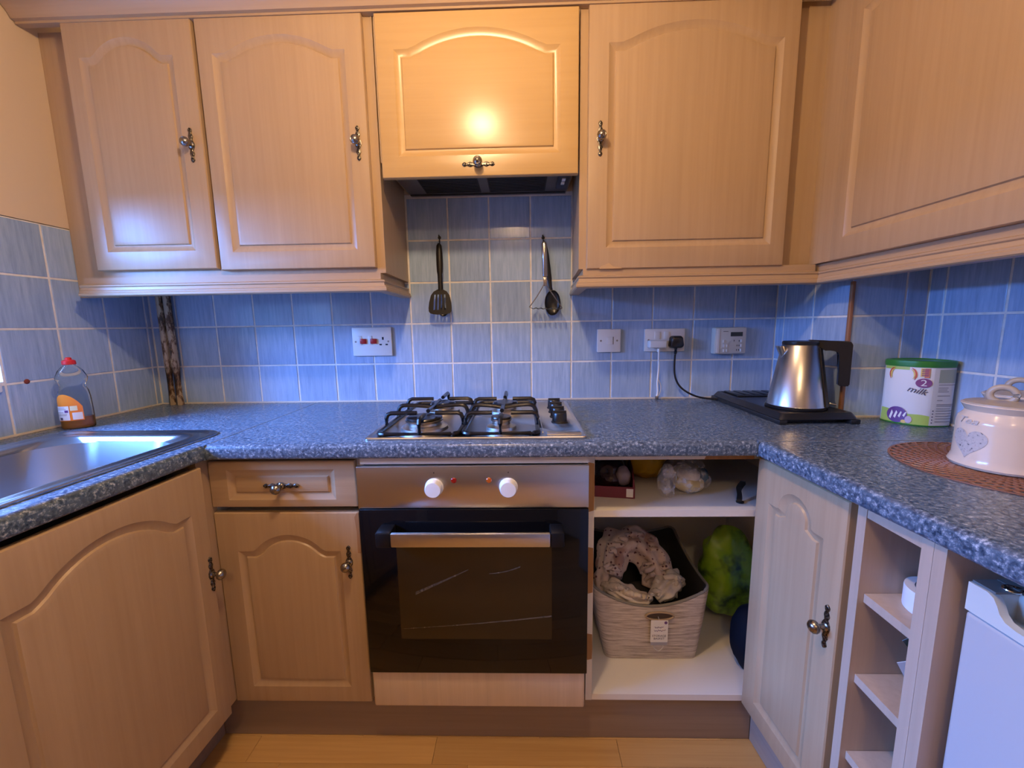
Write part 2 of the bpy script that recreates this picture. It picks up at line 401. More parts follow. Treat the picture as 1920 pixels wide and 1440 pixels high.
def door_bm(w, h, out, th=0.018, edge=0.007):
    """front at y=0 facing -y, body to y=+th; out = panel outline in local x,z"""
    b = B()
    R = lambda i, y: [b.verts.new((px, y, pz)) for px, pz in ((i, i), (w - i, i), (w - i, h - i), (i, h - i))]
    lo = [R(0, th), R(0, 0.0045), R(0.0018, 0.0015), R(edge, 0)]
    for A, C in zip(lo, lo[1:]):
        for i in range(4): b.faces.new((A[i], A[(i + 1) % 4], C[(i + 1) % 4], C[i]))
    b.faces.new(lo[0])
    ed = lambda L: [b.edges.get((L[i], L[(i + 1) % len(L)])) or b.edges.new((L[i], L[(i + 1) % len(L)])) for i in range(len(L))]
    loops = []
    for d, y in PROF: loops.append([b.verts.new((p[0], y, p[1])) for p in (offs(out, d) if d else out)])
    for A, C in zip(loops, loops[1:]):
        for i in range(len(A)): b.faces.new((A[i], A[(i + 1) % len(A)], C[(i + 1) % len(A)], C[i]))
    bmesh.ops.triangle_fill(b, use_beauty=True, use_dissolve=False, edges=ed(lo[-1]) + ed(loops[0]))
    bmesh.ops.triangle_fill(b, use_beauty=True, use_dissolve=False, edges=ed(loops[-1]))
    return b
def handle_mesh():
    b = B(); half = [(0.0, 0.0005), (0.0025, 0.0036), (0.006, 0.0058), (0.010, 0.0050), (0.014, 0.0026), (0.018, 0.0044), (0.023, 0.0068), (0.028, 0.0056), (0.032, 0.0034), (0.036, 0.0060), (0.041, 0.0086), (0.047, 0.0095)]
    prof = [(-0.047 + t, w) for t, w in half] + [(0.047 - t, w) for t, w in reversed(half[:-1])]
    pts = [(w, z) for z, w in prof] + [(-w, z) for z, w in reversed(prof)]
    f = lambda y, k: [(p[0] * k, y, p[1] * (0.985 if k < 1 else 1)) for p in pts]
    rings(b, [f(0, 1), f(-0.0022, 1), f(-0.0036, 0.6)])
    for z in (-0.041, -0.024, 0.024, 0.041): lathe(b, [(0.0001, 0.0018), (0.0022, 0.0012), (0.0026, 0)], (0, -0.003, z), 10, (0, -1, 0))
    for z in (-0.033, 0.033):
        for s in (-1, 1): lathe(b, [(0.0001, 0.0016), (0.0014, 0.001), (0.0017, 0)], (s * 0.0025, -0.0028, z + 0.003 * s), 8, (0, -1, 0))
    lathe(b, [(0.0085, 0), (0.0085, 0.002), (0.0055, 0.004), (0.0048, 0.012), (0.0075, 0.0165), (0.0118, 0.019), (0.0133, 0.0235), (0.0126, 0.0275), (0.0095, 0.0308), (0.0088, 0.0305), (0.0070, 0.0325), (0.0001, 0.0338)], (0, -0.002, 0), 24, (0, -1, 0), mi=1)
    bmesh.ops.recalc_face_normals(b, faces=b.faces[:])
    for fc in b.faces: fc.smooth = True
    me = bpy.data.meshes.new('handle'); b.to_mesh(me); b.free(); me.set_sharp_from_angle(angle=radians(38))
    me.materials.append(M_pewter); me.materials.append(M_pearl); return me
HM = handle_mesh()
def front(name, parent, M, w, h, out, handle=None, m=None, hang=0, th=0.018):
    """a door or drawer front; handle = local (x, z), hang 90 = lying flat"""
    b = door_bm(w, h, out, th); bmesh.ops.transform(b, matrix=M, verts=b.verts[:])
    d = obj(name, b, m or M_wood, parent, loc=M @ Vector((w / 2, 0, h / 2)), sharp=25)
    if handle: inst('handle', HM, d, M @ Matrix.Translation((handle[0], 0, handle[1])) @ Matrix.Rotation(radians(hang), 4, 'Y'))
    return d
T = lambda x, y, z: Matrix.Translation((x, y, z))
def loc_out(x, z, *a, **k):
    P = panel_outline(*a, **k); return [(p[0] - x, p[1] - z) for p in P]

def pel(d): return [(-d, 1.3515), (-d, 1.3325), (-0.004, 1.3305), (0.002, 1.3285), (0.002, 1.3245), (-0.001, 1.3215), (0.001, 1.313), (0.0055, 1.3105), (0.0055, 1.306), (0.008, 1.304), (0.008, 1.298), (0.005, 1.295), (-d - 0.012, 1.295), (-d - 0.012, 1.3515)]
PEL = pel(0.014)
DY = -0.30           # front plane of the wall cupboard doors
BY = DY + 0.0185
# --- two-door wall cupboard
t = thing('wall_cabinet', 'pale oak two-door wall cupboard above the sink corner, beside the cream wall', 'cabinet', (-0.79, -0.15, 1.352))
b = B(); prismz(b, [(-1.17, -0.001), (-1.17, BY), (-0.2945, BY), (-0.303, -0.001)], 1.352, 2.06); obj('cabinet_body', b, M_wood, t)
b = B(); box(b, XL + 0.001, -1.1705, -0.243, -0.225, 1.297, 2.06); obj('filler_strip', b, M_wood, t)
front('door', t, T(-1.171, DY, 1.372), 0.371, 0.676, loc_out(-1.171, 1.372, -1.128, -0.858, 1.425, 1.956, 2.005, 0.038), (0.338, 0.346))
front('door', t, T(-0.789, DY, 1.367), 0.470, 0.680, loc_out(-0.789, 1.367, -0.746, -0.370, 1.418, 1.956, 1.999, 0.040), (0.442, 0.344))
b = B(); sweep(b, [(-1.225, -0.306), (-0.2935, -0.306), (-0.304, -0.001)], [(-o, z) if 0 else (o, z) for o, z in PEL]); obj('pelmet', b, M_woodh, t)
# --- extractor cupboard with lift-up flap
t = thing('hood_cabinet', 'yellowish lift-up flap cupboard over the hob, with a knob along its lower edge', 'cabinet', (0, -0.15, 1.66))
b = B(); box(b, -0.291, 0.2835, BY, -0.001, 1.664, 2.06); obj('cabinet_body', b, M_wood, t)
front('flap_door', t, T(-0.283, DY - 0.002, 1.615), 0.564, 0.428, loc_out(-0.283, 1.615, -0.232, 0.230, 1.672, 1.950, 1.999, 0.045), (0.279, 0.031), M_hood, 90)
# --- extractor
t = thing('extractor_hood', 'dark grey built-in extractor underside with twin grilles beneath the flap cupboard', 'extractor', (0, -0.14, 1.636))
b = B(); box(b, -0.275, 0.275, -0.275, -0.008, 1.648, 1.6635, bev=0.003); obj('hood_body', b, M_hoodg, t)
for x0, x1 in ((-0.21, -0.02), (0.01, 0.20)):
    b = B()
    box(b, x0, x1, -0.235, -0.052, 1.6462, 1.6478)
    for k in range(14): box(b, x0 + 0.004, x1 - 0.004, -0.232 + k * 0.0128, -0.225 + k * 0.0128, 1.6445, 1.6461)
    obj('grille', b, M_grille, t)
b = B(); box(b, -0.27, 0.27, -0.040, -0.034, 1.644, 1.6478); obj('rear_lip', b, M_grille, t)
b = B(); box(b, 0.232, 0.268, -0.262, -0.10, 1.636, 1.6478, bev=0.003); s = obj('switch_block', b, M_black, t)
for k in range(2):
    b = B(); box(b, 0.2445, 0.2555, -0.205 + k * 0.032, -0.185 + k * 0.032, 1.632, 1.6358, bev=0.001); obj('switch', b, M_white, s)
# --- single-door wall cupboard and corner panel
t = thing('wall_cabinet', 'pale oak single-door wall cupboard above the kettle, veneer torn at its bottom edge', 'cabinet', (0.63, -0.15, 1.352))
b = B(); prismz(b, [(0.301, -0.001), (0.2865, BY), (0.884, BY), (0.884, -0.001)], 1.352, 2.06); obj('cabinet_body', b, M_wood, t)
b = B(); box(b, 0.8845, 0.9895, -0.262, -0.24, 1.352, 2.06); obj('corner_panel', b, M_wood, t)
d = front('door', t, T(0.308, DY, 1.350), 0.569, 0.697, loc_out(0.308, 1.350, 0.363, 0.836, 1.409, 1.951, 2.000, 0.044), (0.034, 0.356))
b = B(); prism(b, [(0.345, 1.3495), (0.412, 1.3495), (0.405, 1.3535), (0.385, 1.356), (0.372, 1.366), (0.362, 1.361), (0.35, 1.357)], lambda p: (p[0], DY - 0.0006, p[1]), lambda p: (p[0], DY + 0.004, p[1])); obj('torn_veneer', b, mat('torn_veneer_board', (0.50, 0.33, 0.17), 0.8), d, flat=True, label='bare brown board where the veneer is torn')
b = B(); sweep(b, [(0.300, -0.001), (0.2835, -0.306), (0.976, -0.306)], PEL); obj('pelmet', b, M_woodh, t)
# --- cupboard on the side wall
t = thing('wall_cabinet', 'large pale wall cupboard on the side wall above the milk tin', 'cabinet', (1.12, -0.8, 1.352))
b = B(); box(b, 0.990, XR - 0.001, -1.27, PY - 0.0012 + 0.04, 1.3535, 2.06); obj('cabinet_body', b, M_wood, t)
b = B(); box(b, 0.9765, 0.9895, -0.346, -0.262, 1.3535, 2.06); obj('corner_post', b, M_wood, t)
front('door', t, Mr(0.971, -0.349, 1.352), 0.595, 0.700, loc_out(0, 0, 0.043, 0.552, 0.056, 0.600, 0.648, 0.045))
front('door', t, Mr(0.971, -0.949, 1.352), 0.31, 0.700, loc_out(0, 0, 0.043, 0.267, 0.056, 0.600, 0.648, 0.04))
b = B(); sweep(b, [(0.9765, -0.2635), (0.9765, -1.27)], pel(0.012)); obj('pelmet', b, M_woody, t)
# --- cornice along the top of all of them
b = B()
CP = [(0.0, 2.0605), (0.0, 2.046), (0.018, 2.046), (0.018, 2.052), (0.027, 2.054), (0.034, 2.066), (0.046, 2.078), (0.056, 2.083), (0.056, 2.088), (0.062, 2.090), (0.062, 2.104), (0.0, 2.104)]
sweep(b, [(XL + 0.004, -0.2835), (0.958, -0.2835), (0.958, -1.27)], CP)
top('cornice', b, M_woodh, 'moulded oak cornice running along the tops of all wall cupboards', 'cornice')

# ------------------------------------------------------------------ worktops
def edge_prof(e=0.0):
    r = 0.012; z1 = ZT; z0 = ZT - 0.038
    pts = [(-0.03, z0)] + [(-0.008, z0)] + [(-0.008 + 0.008 * sin(a), z0 + 0.008 - 0.008 * cos(a)) for a in (0.5, 1.0, pi / 2)]
    pts += [(-r + r * cos(a), z1 - r + r * sin(a)) for a in (0, 0.4, 0.8, 1.2, pi / 2)]
    return pts + [(-0.03, z1)]
FY = -0.580
b = B(); sweep(b, [(-0.6795, FY), (0.6795, FY)], edge_prof()); box(b, -0.6795, 0.6795, FY + 0.03, -0.0005, ZT - 0.038, ZT); box(b, 0.6795, XR - 0.0005, FY, -0.0005, ZT - 0.038, ZT)
top('worktop', b, M_top, 'speckled blue-grey worktop along the back wall, carrying the hob', 'worktop')
# sink-side worktop (with the hole for the sink), slightly out of square as in the room
LA, LB = Vector((-0.681, FY)), Vector((-0.748, -1.95)); ld = (LB - LA).normalized()
SX0, SX1, SY0, SY1 = -1.205, -0.752, -1.72, -0.470       # hole
b = B(); sweep(b, [tuple(LB), tuple(LA)], edge_prof())
lin = lambda y: LA.x + (y - LA.y) * (LB.x - LA.x) / (LB.y - LA.y) - 0.0298
def slab(poly): prismz(b, poly, ZT - 0.038, ZT)
slab([(XL + 0.0005, -0.0005), (XL + 0.0005, SY1), (-0.6805, SY1), (-0.6805, -0.0005)])
slab([(XL + 0.0005, SY1), (XL + 0.0005, SY0), (SX0, SY0), (SX0, SY1)])
slab([(SX1 - 0.02, SY1), (SX1 - 0.02, -1.1), (lin(-1.1), -1.1), (lin(FY), FY), (-0.6805, FY + 0.0), (-0.6805, SY1)])
slab([(SX1 - 0.05, -1.1), (SX1 - 0.05, SY0), (lin(SY0), SY0), (lin(-1.1), -1.1)])
slab([(XL + 0.0005, SY0), (XL + 0.0005, -1.95), (lin(-1.95), -1.95), (lin(SY0), SY0)])
top('worktop', b, M_top, 'speckled worktop under the window, cut out for the steel sink', 'worktop')
RA, RB = Vector((0.680, FY - 0.0015)), Vector((0.733, -1.40)); b = B(); sweep(b, [tuple(RA), tuple(RB)], edge_prof())
rin = lambda y: RA.x + (y - RA.y) * (RB.x - RA.x) / (RB.y - RA.y) + 0.0298
prismz(b, [(rin(RA.y), RA.y), (rin(-1.4), -1.4), (XR - 0.0005, -1.4), (XR - 0.0005, RA.y)], ZT - 0.038, ZT)
top('worktop', b, M_top, 'speckled worktop along the side wall above the fridge', 'worktop')
b = B(); box(b, 0.692, XR - 0.002, FY - 0.003, FY + 0.0005, ZT + 0.0001, ZT + 0.0009); top('joint_strip', b, M_joint, 'thin metal joint strip between back worktop and fridge-side worktop', 'strip')
b = B(); box(b, -0.6812, -0.6788, FY + 0.012, -0.006, ZT + 0.0001, ZT + 0.0007); top('joint_strip', b, M_joint, 'thin joint strip between back worktop and sink worktop', 'strip')

# ------------------------------------------------------------------ sink
def rrect(x0, x1, y0, y1, r, n=6):
    P = []
    for cx, cy, a in ((x1 - r, y0 + r, -pi / 2), (x1 - r, y1 - r, 0), (x0 + r, y1 - r, pi / 2), (x0 + r, y0 + r, pi)):
        P += [(cx + r * cos(a + k * pi / 2 / n), cy + r * sin(a + k * pi / 2 / n)) for k in range(n + 1)]
    return P
t = thing('sink', 'stainless steel sink bowl set into the worktop under the window', 'sink', (-0.98, -1.0, ZT))
b = B(); sk = lambda y: (y + 0.47) * 0.049
def skew(P, z): return [(p[0] + sk(p[1]) * (1 if p[0] > -0.95 else 0.3), p[1], z) for p in P]
out = [(0, 0.0006), (0, 0.0035), (0.004, 0.0052), (0.013, 0.0046), (0.017, 0.0022), (0.030, 0.0020), (0.036, 0.0040), (0.044, 0.0036), (0.052, 0.000)]
loops = [skew(rrect(-1.205 + d, -0.722 - d, -1.70 + d, -0.435 - d, max(0.055, 0.06 - d * 0.5), 8), ZT + h) for d, h in out]
bowl = [(0.058, -0.012, 0.11), (0.068, -0.10, 0.115), (0.080, -0.140, 0.115), (0.105, -0.163, 0.10), (0.15, -0.172, 0.07)]
for d, h, r in bowl: loops.append(skew(rrect(-1.205 + d, -0.722 - d, -1.0 - 0.02 + d * 0.4 - 0.052, -0.435 - d, r, 8), ZT + h))
rings(b, loops, cap=False); bmesh.ops.contextual_create(b, geom=[e for e in b.edges if e.is_boundary and e.verts[0].co.z < ZT - 0.1])
for f_ in b.faces:
    if f_.calc_center_median().z < ZT - 0.02: f_.material_index = 1
obj('bowl', b, [M_sink, mat('darkened_bowl_steel', (0.27, 0.285, 0.31), 0.5, 1.0)], t, sharp=50)  # steel below the rim darkened in colour to stand for dim reflections
b = B(); prismz(b, [(-1.15, -1.10), (-0.80, -1.10), (-0.80, -1.66), (-1.15, -1.66)], ZT + 0.0005, ZT + 0.003); obj('drainer', b, M_sink, t)
b = B(); lathe(b, [(0.038, -0.1705), (0.038, -0.168), (0.03, -0.1665), (0.02, -0.1715), (0.0001, -0.1715)], (-0.96, -0.75, ZT), 24); obj('drain', b, M_chrome, t)

# ------------------------------------------------------------------ base units
GY = -0.550          # front plane of base doors on the back run
t = thing('base_cabinet', 'oak drawer-line base cupboard between the sink unit and the oven', 'cabinet', (-0.51, -0.3, 0.15))
b = B(); box(b, -0.722, -0.7045, -0.531, -0.02, 0.15, 0.8655); box(b, -0.3215, -0.304, -0.531, -0.02, 0.15, 0.8655); box(b, -0.704, -0.322, -0.5, -0.02, 0.15, 0.70); box(b, -0.704, -0.322, -0.47, -0.02, 0.70, 0.8655); obj('cabinet_body', b, M_mel, t)
b = B(); box(b, -0.7245, -0.7045, -0.584, -0.5315, 0.155, 0.8655); obj('corner_post', b, M_wood, t)
front('drawer', t, T(-0.703, GY, 0.7275), 0.384, 0.1255, loc_out(-0.703, 0.7275, -0.655, -0.372, 0.7485, 0.830), (0.190, 0.0595), M_woodh, 90)
d = front('door', t, T(-0.703, GY, 0.150), 0.386, 0.5615, loc_out(-0.703, 0.150, -0.648, -0.371, 0.199, 0.605, 0.651, 0.046), (0.353, 0.424))
b = B(); prism(b, [(-0.3255, 0.60), (-0.3165, 0.60), (-0.3165, 0.7118), (-0.321, 0.7118), (-0.328, 0.70), (-0.3245, 0.66)], lambda p: (p[0], GY - 0.0006, p[1]), lambda p: (p[0], GY + 0.006, p[1])); obj('torn_veneer', b, M_chip, d, flat=True, label='bare brown board at the chipped door edge')
# oven housing and oven
t = thing('oven_housing', 'pale housing around the oven with white strip above and oak panel below', 'cabinet', (-0.016, -0.3, 0.14))
b = B(); box(b, -0.3025, 0.2775, -0.552, -0.51, 0.8435, 0.8655); obj('top_rail', b, M_mel, t)
b = B(); P = [(-0.306, 0.142), (0.272, 0.142), (0.272, 0.2575), (-0.306, 0.2575)]; box(b, -0.308, 0.274, -0.556, -0.54, 0.1435, 0.2575, bev=0.006, seg=3); obj('lower_panel', b, wood('oven_filler_oak', (0.66, 0.52, 0.385), (0.58, 0.45, 0.32), 0.42), t)
t = thing('oven', 'built-in electric oven with steel control panel and black glass door', 'oven', (-0.016, -0.3, 0.26))
b = B(); box(b, -0.296, 0.268, -0.545, -0.06, 0.262, 0.842); obj('oven_body', b, M_black, t)
b = B(); box(b, -0.3105, 0.278, -0.5625, -0.546, 0.7295, 0.8405, bev=0.0015); cp = obj('control_panel', b, M_steel, t)
for x in (-0.112, 0.076):
    b = B(); lathe(b, [(0.0235, 0), (0.0235, 0.003), (0.0215, 0.005), (0.0208, 0.019), (0.019, 0.022), (0.0001, 0.0225)], (x, -0.5625, 0.786), 36, (0, -1, 0)); obj('knob', b, M_white, t)
    b = B(); box(b, x - 0.001, x + 0.001, -0.5631, -0.5624, 0.822, 0.8255); obj('dial_mark', b, M_dark, t)
for x, m in ((-0.062, M_lampr), (0.027, M_lampo)):
    b = B(); lathe(b, [(0.0072, 0), (0.0072, 0.0012), (0.0055, 0.0030), (0.0001, 0.0036)], (x, -0.5625, 0.8035), 20, (0, -1, 0)); obj('indicator_lamp', b, m, t, label='red indicator lamp' if m is M_lampr else 'amber indicator lamp')
b = B(); box(b, -0.309, 0.278, -0.566, -0.546, 0.259, 0.7275, bev=0.002); dr = obj('oven_door', b, M_glass, t)
b = B(); box(b, -0.217, 0.1845, -0.5664, -0.566, 0.362, 0.637); obj('oven_window', b, M_owin, dr, flat=True)
b = B(); box(b, -0.214, 0.1775, -0.618, -0.606, 0.653, 0.6885, bev=0.003)
obj('handle_bar', b, M_steel, dr)
for x0, x1 in ((-0.252, -0.2145), (0.178, 0.212)):
    b = B(); box(b, x0, x1, -0.617, -0.566, 0.651, 0.690, bev=0.004); obj('handle_bracket', b, M_brk, dr)
def streak(p, q, w0, w1, bend=0):
    b = B(); n = 10; L = []
    for k in range(n + 1):
        s = k / n; x = p[0] + (q[0] - p[0]) * s; z = p[1] + (q[1] - p[1]) * s + bend * sin(pi * s); w = w0 + (w1 - w0) * s
        L.append((b.verts.new((x, -0.56655, z - w)), b.verts.new((x, -0.56655, z + w))))
    for a, c in zip(L, L[1:]): b.faces.new((a[0], c[0], c[1], a[1]))
    obj('smear', b, M_smear, dr, flat=True)
streak((-0.173, 0.495), (-0.032, 0.562), 0.0045, 0.0012); streak((0.022, 0.551), (0.103, 0.570), 0.001, 0.002, -0.004); streak((-0.21, 0.392), (0.184, 0.430), 0.0007, 0.0022, -0.003)
# open base cupboard
t = thing('open_base_cabinet', 'white doorless base cupboard beside the oven with one shelf and chipped edges', 'cabinet', (0.6, -0.3, 0.145))
b = B(); box(b, 0.280, 0.2975, -0.532, -0.02, 0.145, 0.8655); sp = obj('side_panel', b, M_mel, t)
for z0, z1 in ((0.703, 0.838), (0.47, 0.605), (0.27, 0.352)):
    b = B(); w = 0.281 if z0 > 0.4 else 0.2795
    prism(b, [(w, z0), (0.2965, z0 + 0.004), (0.2978, (z0 + z1) / 2), (0.2965, z1 - 0.003), (w, z1)], lambda p: (p[0], -0.5326, p[1]), lambda p: (p[0], -0.528, p[1])); obj('bare_edge', b, M_chip, sp, flat=True, label='brown chipboard where the white edging has gone')
b = B(); box(b, 0.298, 0.90, -0.532, -0.45, 0.844, 0.8655); rl = obj('top_rail', b, M_mel, t)
b = B(); prism(b, [(0.575, 0.8435), (0.70, 0.8435), (0.70, 0.8658), (0.585, 0.8658)], lambda p: (p[0], -0.5326, p[1]), lambda p: (p[0], -0.528, p[1])); obj('bare_edge', b, M_chip, rl, flat=True, label='brown chipboard where the white edging has gone')
b = B(); box(b, 0.298, 0.90, -0.530, -0.03, 0.688, 0.706); obj('shelf', b, M_mel, t)
b = B(); box(b, 0.298, 0.90, -0.532, -0.03, 0.146, 0.164); obj('base_board', b, M_mel, t)
b = B(); box(b, 0.298, 0.90, -0.0295, -0.02, 0.146, 0.8655); obj('back_board', b, M_mel, t)
b = B(); box(b, 0.9005, 0.915, -0.53, -0.02, 0.146, 0.8655); obj('side_panel', b, M_mel, t)
# sink unit (door faces the room)
LM = Matrix.Translation((-0.7055, -1.036, 0.155)) @ Matrix.Rotation(radians(87.3), 4, 'Z')
t = thing('base_cabinet', 'large oak arch-panelled sink cupboard under the window worktop', 'cabinet', (-0.95, -0.9, 0.15))
b = B(); prismz(b, [(-0.7055, -0.585), (-0.727, -1.04), (-1.0, -1.04), (-1.0, -0.585)], 0.155, 0.70); prismz(b, [(-0.727, -1.042), (-0.765, -1.9), (-1.0, -1.9), (-1.0, -1.042)], 0.155, 0.70); obj('cabinet_body', b, M_wood, t)
front('door', t, LM, 0.447, 0.696, loc_out(0, 0, 0.047, 0.402, 0.056, 0.592, 0.646, 0.046), (0.436, 0.417))
front('door', t, Matrix.Translation((-0.729, -1.536, 0.155)) @ Matrix.Rotation(radians(87.3), 4, 'Z'), 0.494, 0.696, loc_out(0, 0, 0.047, 0.447, 0.056, 0.592, 0.646, 0.046))
# base cupboard on the fridge side
RM = lambda d, z: Matrix.Translation((0.7025 + d * 0.058, -0.545 - d, z)) @ Matrix.Rotation(radians(-86.7), 4, 'Z')
t = thing('base_cabinet', 'narrow whitish oak base cupboard at the inner corner, beside the open shelves', 'cabinet', (0.95, -0.7, 0.15))
b = B(); prismz(b, [(0.7245, -0.548), (0.7405, -0.8355), (1.10, -0.8355), (1.10, -0.548)], 0.155, 0.865); obj('cabinet_body', b, M_wood, t)
front('door', t, RM(0, 0.155), 0.268, 0.699, loc_out(0, 0, 0.050, 0.219, 0.050, 0.600, 0.654, 0.034), (0.246, 0.428), th=0.0205)
# open shelf unit and its end panel
t = thing('shelf_unit', 'narrow open oak shelf unit between the corner cupboard and the fridge', 'shelves', (0.95, -0.91, 0.15))
X0 = 0.7155
for y0, y1 in ((-0.8545, -0.836), (-0.972, -0.954)):
    b = B(); box(b, X0, 1.15, y0, y1, 0.155, 0.8655); obj('side_panel', b, M_inner, t)
b = B(); box(b, X0 + 0.001, 1.15, -0.9535, -0.855, 0.845, 0.8655); obj('top_rail', b, M_inner, t)
b = B(); box(b, 1.135, 1.15, -0.9535, -0.855, 0.155, 0.8445); obj('back_board', b, M_inner, t)
for z in (0.700, 0.537, 0.371, 0.2):
    b = B(); box(b, 0.7265, 1.134, -0.9535, -0.855, z - 0.0165, z); obj('shelf', b, M_inner, t)
b = B(); box(b, X0, 1.18, -0.9905, -0.9725, 0.02, 0.8655); top('end_panel', b, M_inner, 'tall oak end panel standing between the open shelves and the fridge', 'panel')
# kickboards
b = B(); box(b, -0.778, 0.752, -0.512, -0.497, 0.002, 0.1425); top('kickboard', b, M_plinth, 'long brown kickboard under the oven and cupboards of the back run', 'kickboard')
b = B(); prismz(b, [(-0.779, -0.513), (-0.794, -0.513), (-0.855, -1.9), (-0.84, -1.9)], 0.002, 0.1545); top('kickboard', b, M_plinth, 'brown kickboard below the sink cupboard', 'kickboard')
b = B(); prismz(b, [(0.753, -0.513), (0.768, -0.513), (0.795, -0.97), (0.78, -0.97)], 0.002, 0.1545); top('kickboard', b, wood('grey_kickboard', (0.40, 0.33, 0.27), (0.34, 0.28, 0.23), 0.5, 'y'), 'grey-brown kickboard below the corner cupboard and open shelves', 'kickboard')
# fridge
t = thing('fridge', 'white under-counter fridge with a scooped grip below the worktop edge', 'fridge', (1.0, -1.26, 0.0))
FX = 0.737
b = B(); box(b, FX + 0.045, 1.23, -1.55, -1.004, 0.02, 0.822, bev=0.004); obj('fridge_body', b, M_fridge, t)
b = B(); box(b, FX, FX + 0.043, -1.55, -1.003, 0.06, 0.781, bev=0.006, seg=3); obj('fridge_door', b, M_fridge, t)
b = B()
E = [(-1.003, 0.7825), (-1.003, 0.824), (-1.026, 0.824), (-1.034, 0.820), (-1.039, 0.812), (-1.043, 0.803), (-1.050, 0.7965), (-1.062, 0.794), (-1.49, 0.794), (-1.51, 0.80), (-1.52, 0.824), (-1.55, 0.824), (-1.55, 0.7825)]
prism(b, E, lambda p: (FX, p[0], p[1]), lambda p: (FX + 0.012, p[0], p[1]))
box(b, FX + 0.038, FX + 0.043, -1.52, -1.003, 0.7825, 0.824); box(b, FX + 0.012, FX + 0.038, -1.03, -1.003, 0.7825, 0.824); box(b, FX + 0.012, FX + 0.038, -1.52, -1.03, 0.7825, 0.786)
obj('grip_trim', b, M_trim, t)
b = B(); box(b, FX + 0.004, FX + 0.0434, -1.032, -1.004, 0.8242, 0.8272); box(b, FX + 0.0365, FX + 0.30, -1.55, -1.004, 0.8246, 0.8276)
obj('top_plate', b, M_fgrey, t)
b = B(); tube(b, [(FX + 0.03 + 0.010 * cos(a), -1.028 + 0.008 * sin(a), 0.829) for a in [pi * (0.15 + 1.7 * k / 14) for k in range(15)]], 0.0018, 8); obj('badge', b, M_chrome, t)

# ------------------------------------------------------------------ hob
t = thing('gas_hob', 'stainless four-burner gas hob with black pan supports, set in the back worktop', 'hob', (0, -0.3, ZT))
HZ = ZT + 0.0004
b = B(); P = rrect(-0.291, 0.276, -0.548, -0.058, 0.012, 4)
rings(b, [[(p[0], p[1], HZ) for p in P], [(p[0], p[1], HZ + 0.004) for p in P], [(p[0], p[1], HZ + 0.0065) for p in offs(P, 0.003)], [(p[0], p[1], HZ + 0.0065) for p in offs(P, 0.009)], [(p[0], p[1], HZ + 0.0045) for p in offs(P, 0.012)]])
obj('hob_tray', b, M_steel, t)
HT = HZ + 0.0045
b = B(); box(b, 0.174, 0.263, -0.534, -0.512, HT, HT + 0.009, bev=0.0035); box(b, 0.165, 0.1675, -0.50, -0.09, HT, HT + 0.0025); obj('raised_ridge', b, M_steel, t)
for i, (x, y, r) in enumerate(((-0.158, -0.445, 0.052), (-0.148, -0.225, 0.042), (0.055, -0.450, 0.029), (0.058, -0.235, 0.042))):
    b = B(); lathe(b, [(r + 0.013, 0), (r + 0.011, 0.008), (r * 1.04, 0.012), (r * 0.93, 0.014)], (x, y, HT), 36); bn = obj('burner', b, M_steel, t)
    b = B(); lathe(b, [(r * 0.86, 0.0135), (r * 0.84, 0.020), (r * 0.98, 0.0235), (r * 1.0, 0.0275), (r * 0.97, 0.0285)], (x, y, HT), 36); obj('burner_ring', b, mat('burner_alloy', (0.55, 0.50, 0.44), 0.3, 1.0), bn)
    b = B(); lathe(b, [(r * 0.90, 0.0290), (r * 0.95, 0.031), (r * 0.90, 0.0345), (r * 0.3, 0.0365), (0.0001, 0.0365)], (x, y, HT), 36); obj('burner_cap', b, M_enamel, bn)
def pan_support(x0, x1, xb, ybs, y0=-0.527, y1=-0.098):
    b = B(); zb = HT + 0.006; zt = HT + 0.044; r = 0.0061
    tube(b, [(p[0], p[1], zb) for p in rrect(x0, x1, y0, y1, 0.02, 4)], r, 8, closed=True)
    for yb in ybs:
        for s, xs in ((1, x0), (-1, x1)):
            tube(b, [(xs, yb, zb), (xs, yb, zt - 0.014), (xs + s * 0.004, yb, zt - 0.004), (xs + s * 0.014, yb, zt), (xb - s * 0.026, yb, zt)], r, 8)
    tube(b, [(xb, y0, zb), (xb, y0, zt - 0.012), (xb, y0 + 0.004, zt - 0.003), (xb, y0 + 0.014, zt), (xb, ybs[0] - 0.024, zt)], r, 8)
    tube(b, [(xb, y1, zb), (xb, y1, zt - 0.012), (xb, y1 - 0.004, zt - 0.003), (xb, y1 - 0.014, zt), (xb, ybs[1] + 0.024, zt)], r, 8)
    ym = (ybs[0] + ybs[1]) / 2
    tube(b, curve([(x0, ym, zb), (x0 + 0.001, ym, zt - 0.016), (x0 + 0.016, ym, zt), (xb - 0.035, ym, zt - 0.002), (xb, ym, zt - 0.007), (xb + 0.035, ym, zt - 0.002), (x1 - 0.016, ym, zt), (x1 - 0.001, ym, zt - 0.016), (x1, ym, zb)], 4), r, 8)
    tube(b, [(xb, ybs[0] + 0.026, zt), (xb, ybs[1] - 0.026, zt)], r, 8)
    for xs in (x0, x1):
        for ys in (y0, y1): cyl(b, (xs + (0.012 if xs == x0 else -0.012), ys + (0.012 if ys == y0 else -0.012), HT), (xs + (0.012 if xs == x0 else -0.012), ys + (0.012 if ys == y0 else -0.012), zb), 0.006, seg=10)
    obj('pan_support', b, M_enamel, t)
pan_support(-0.264, -0.052, -0.153, (-0.445, -0.225)); pan_support(-0.042, 0.154, 0.056, (-0.450, -0.235))
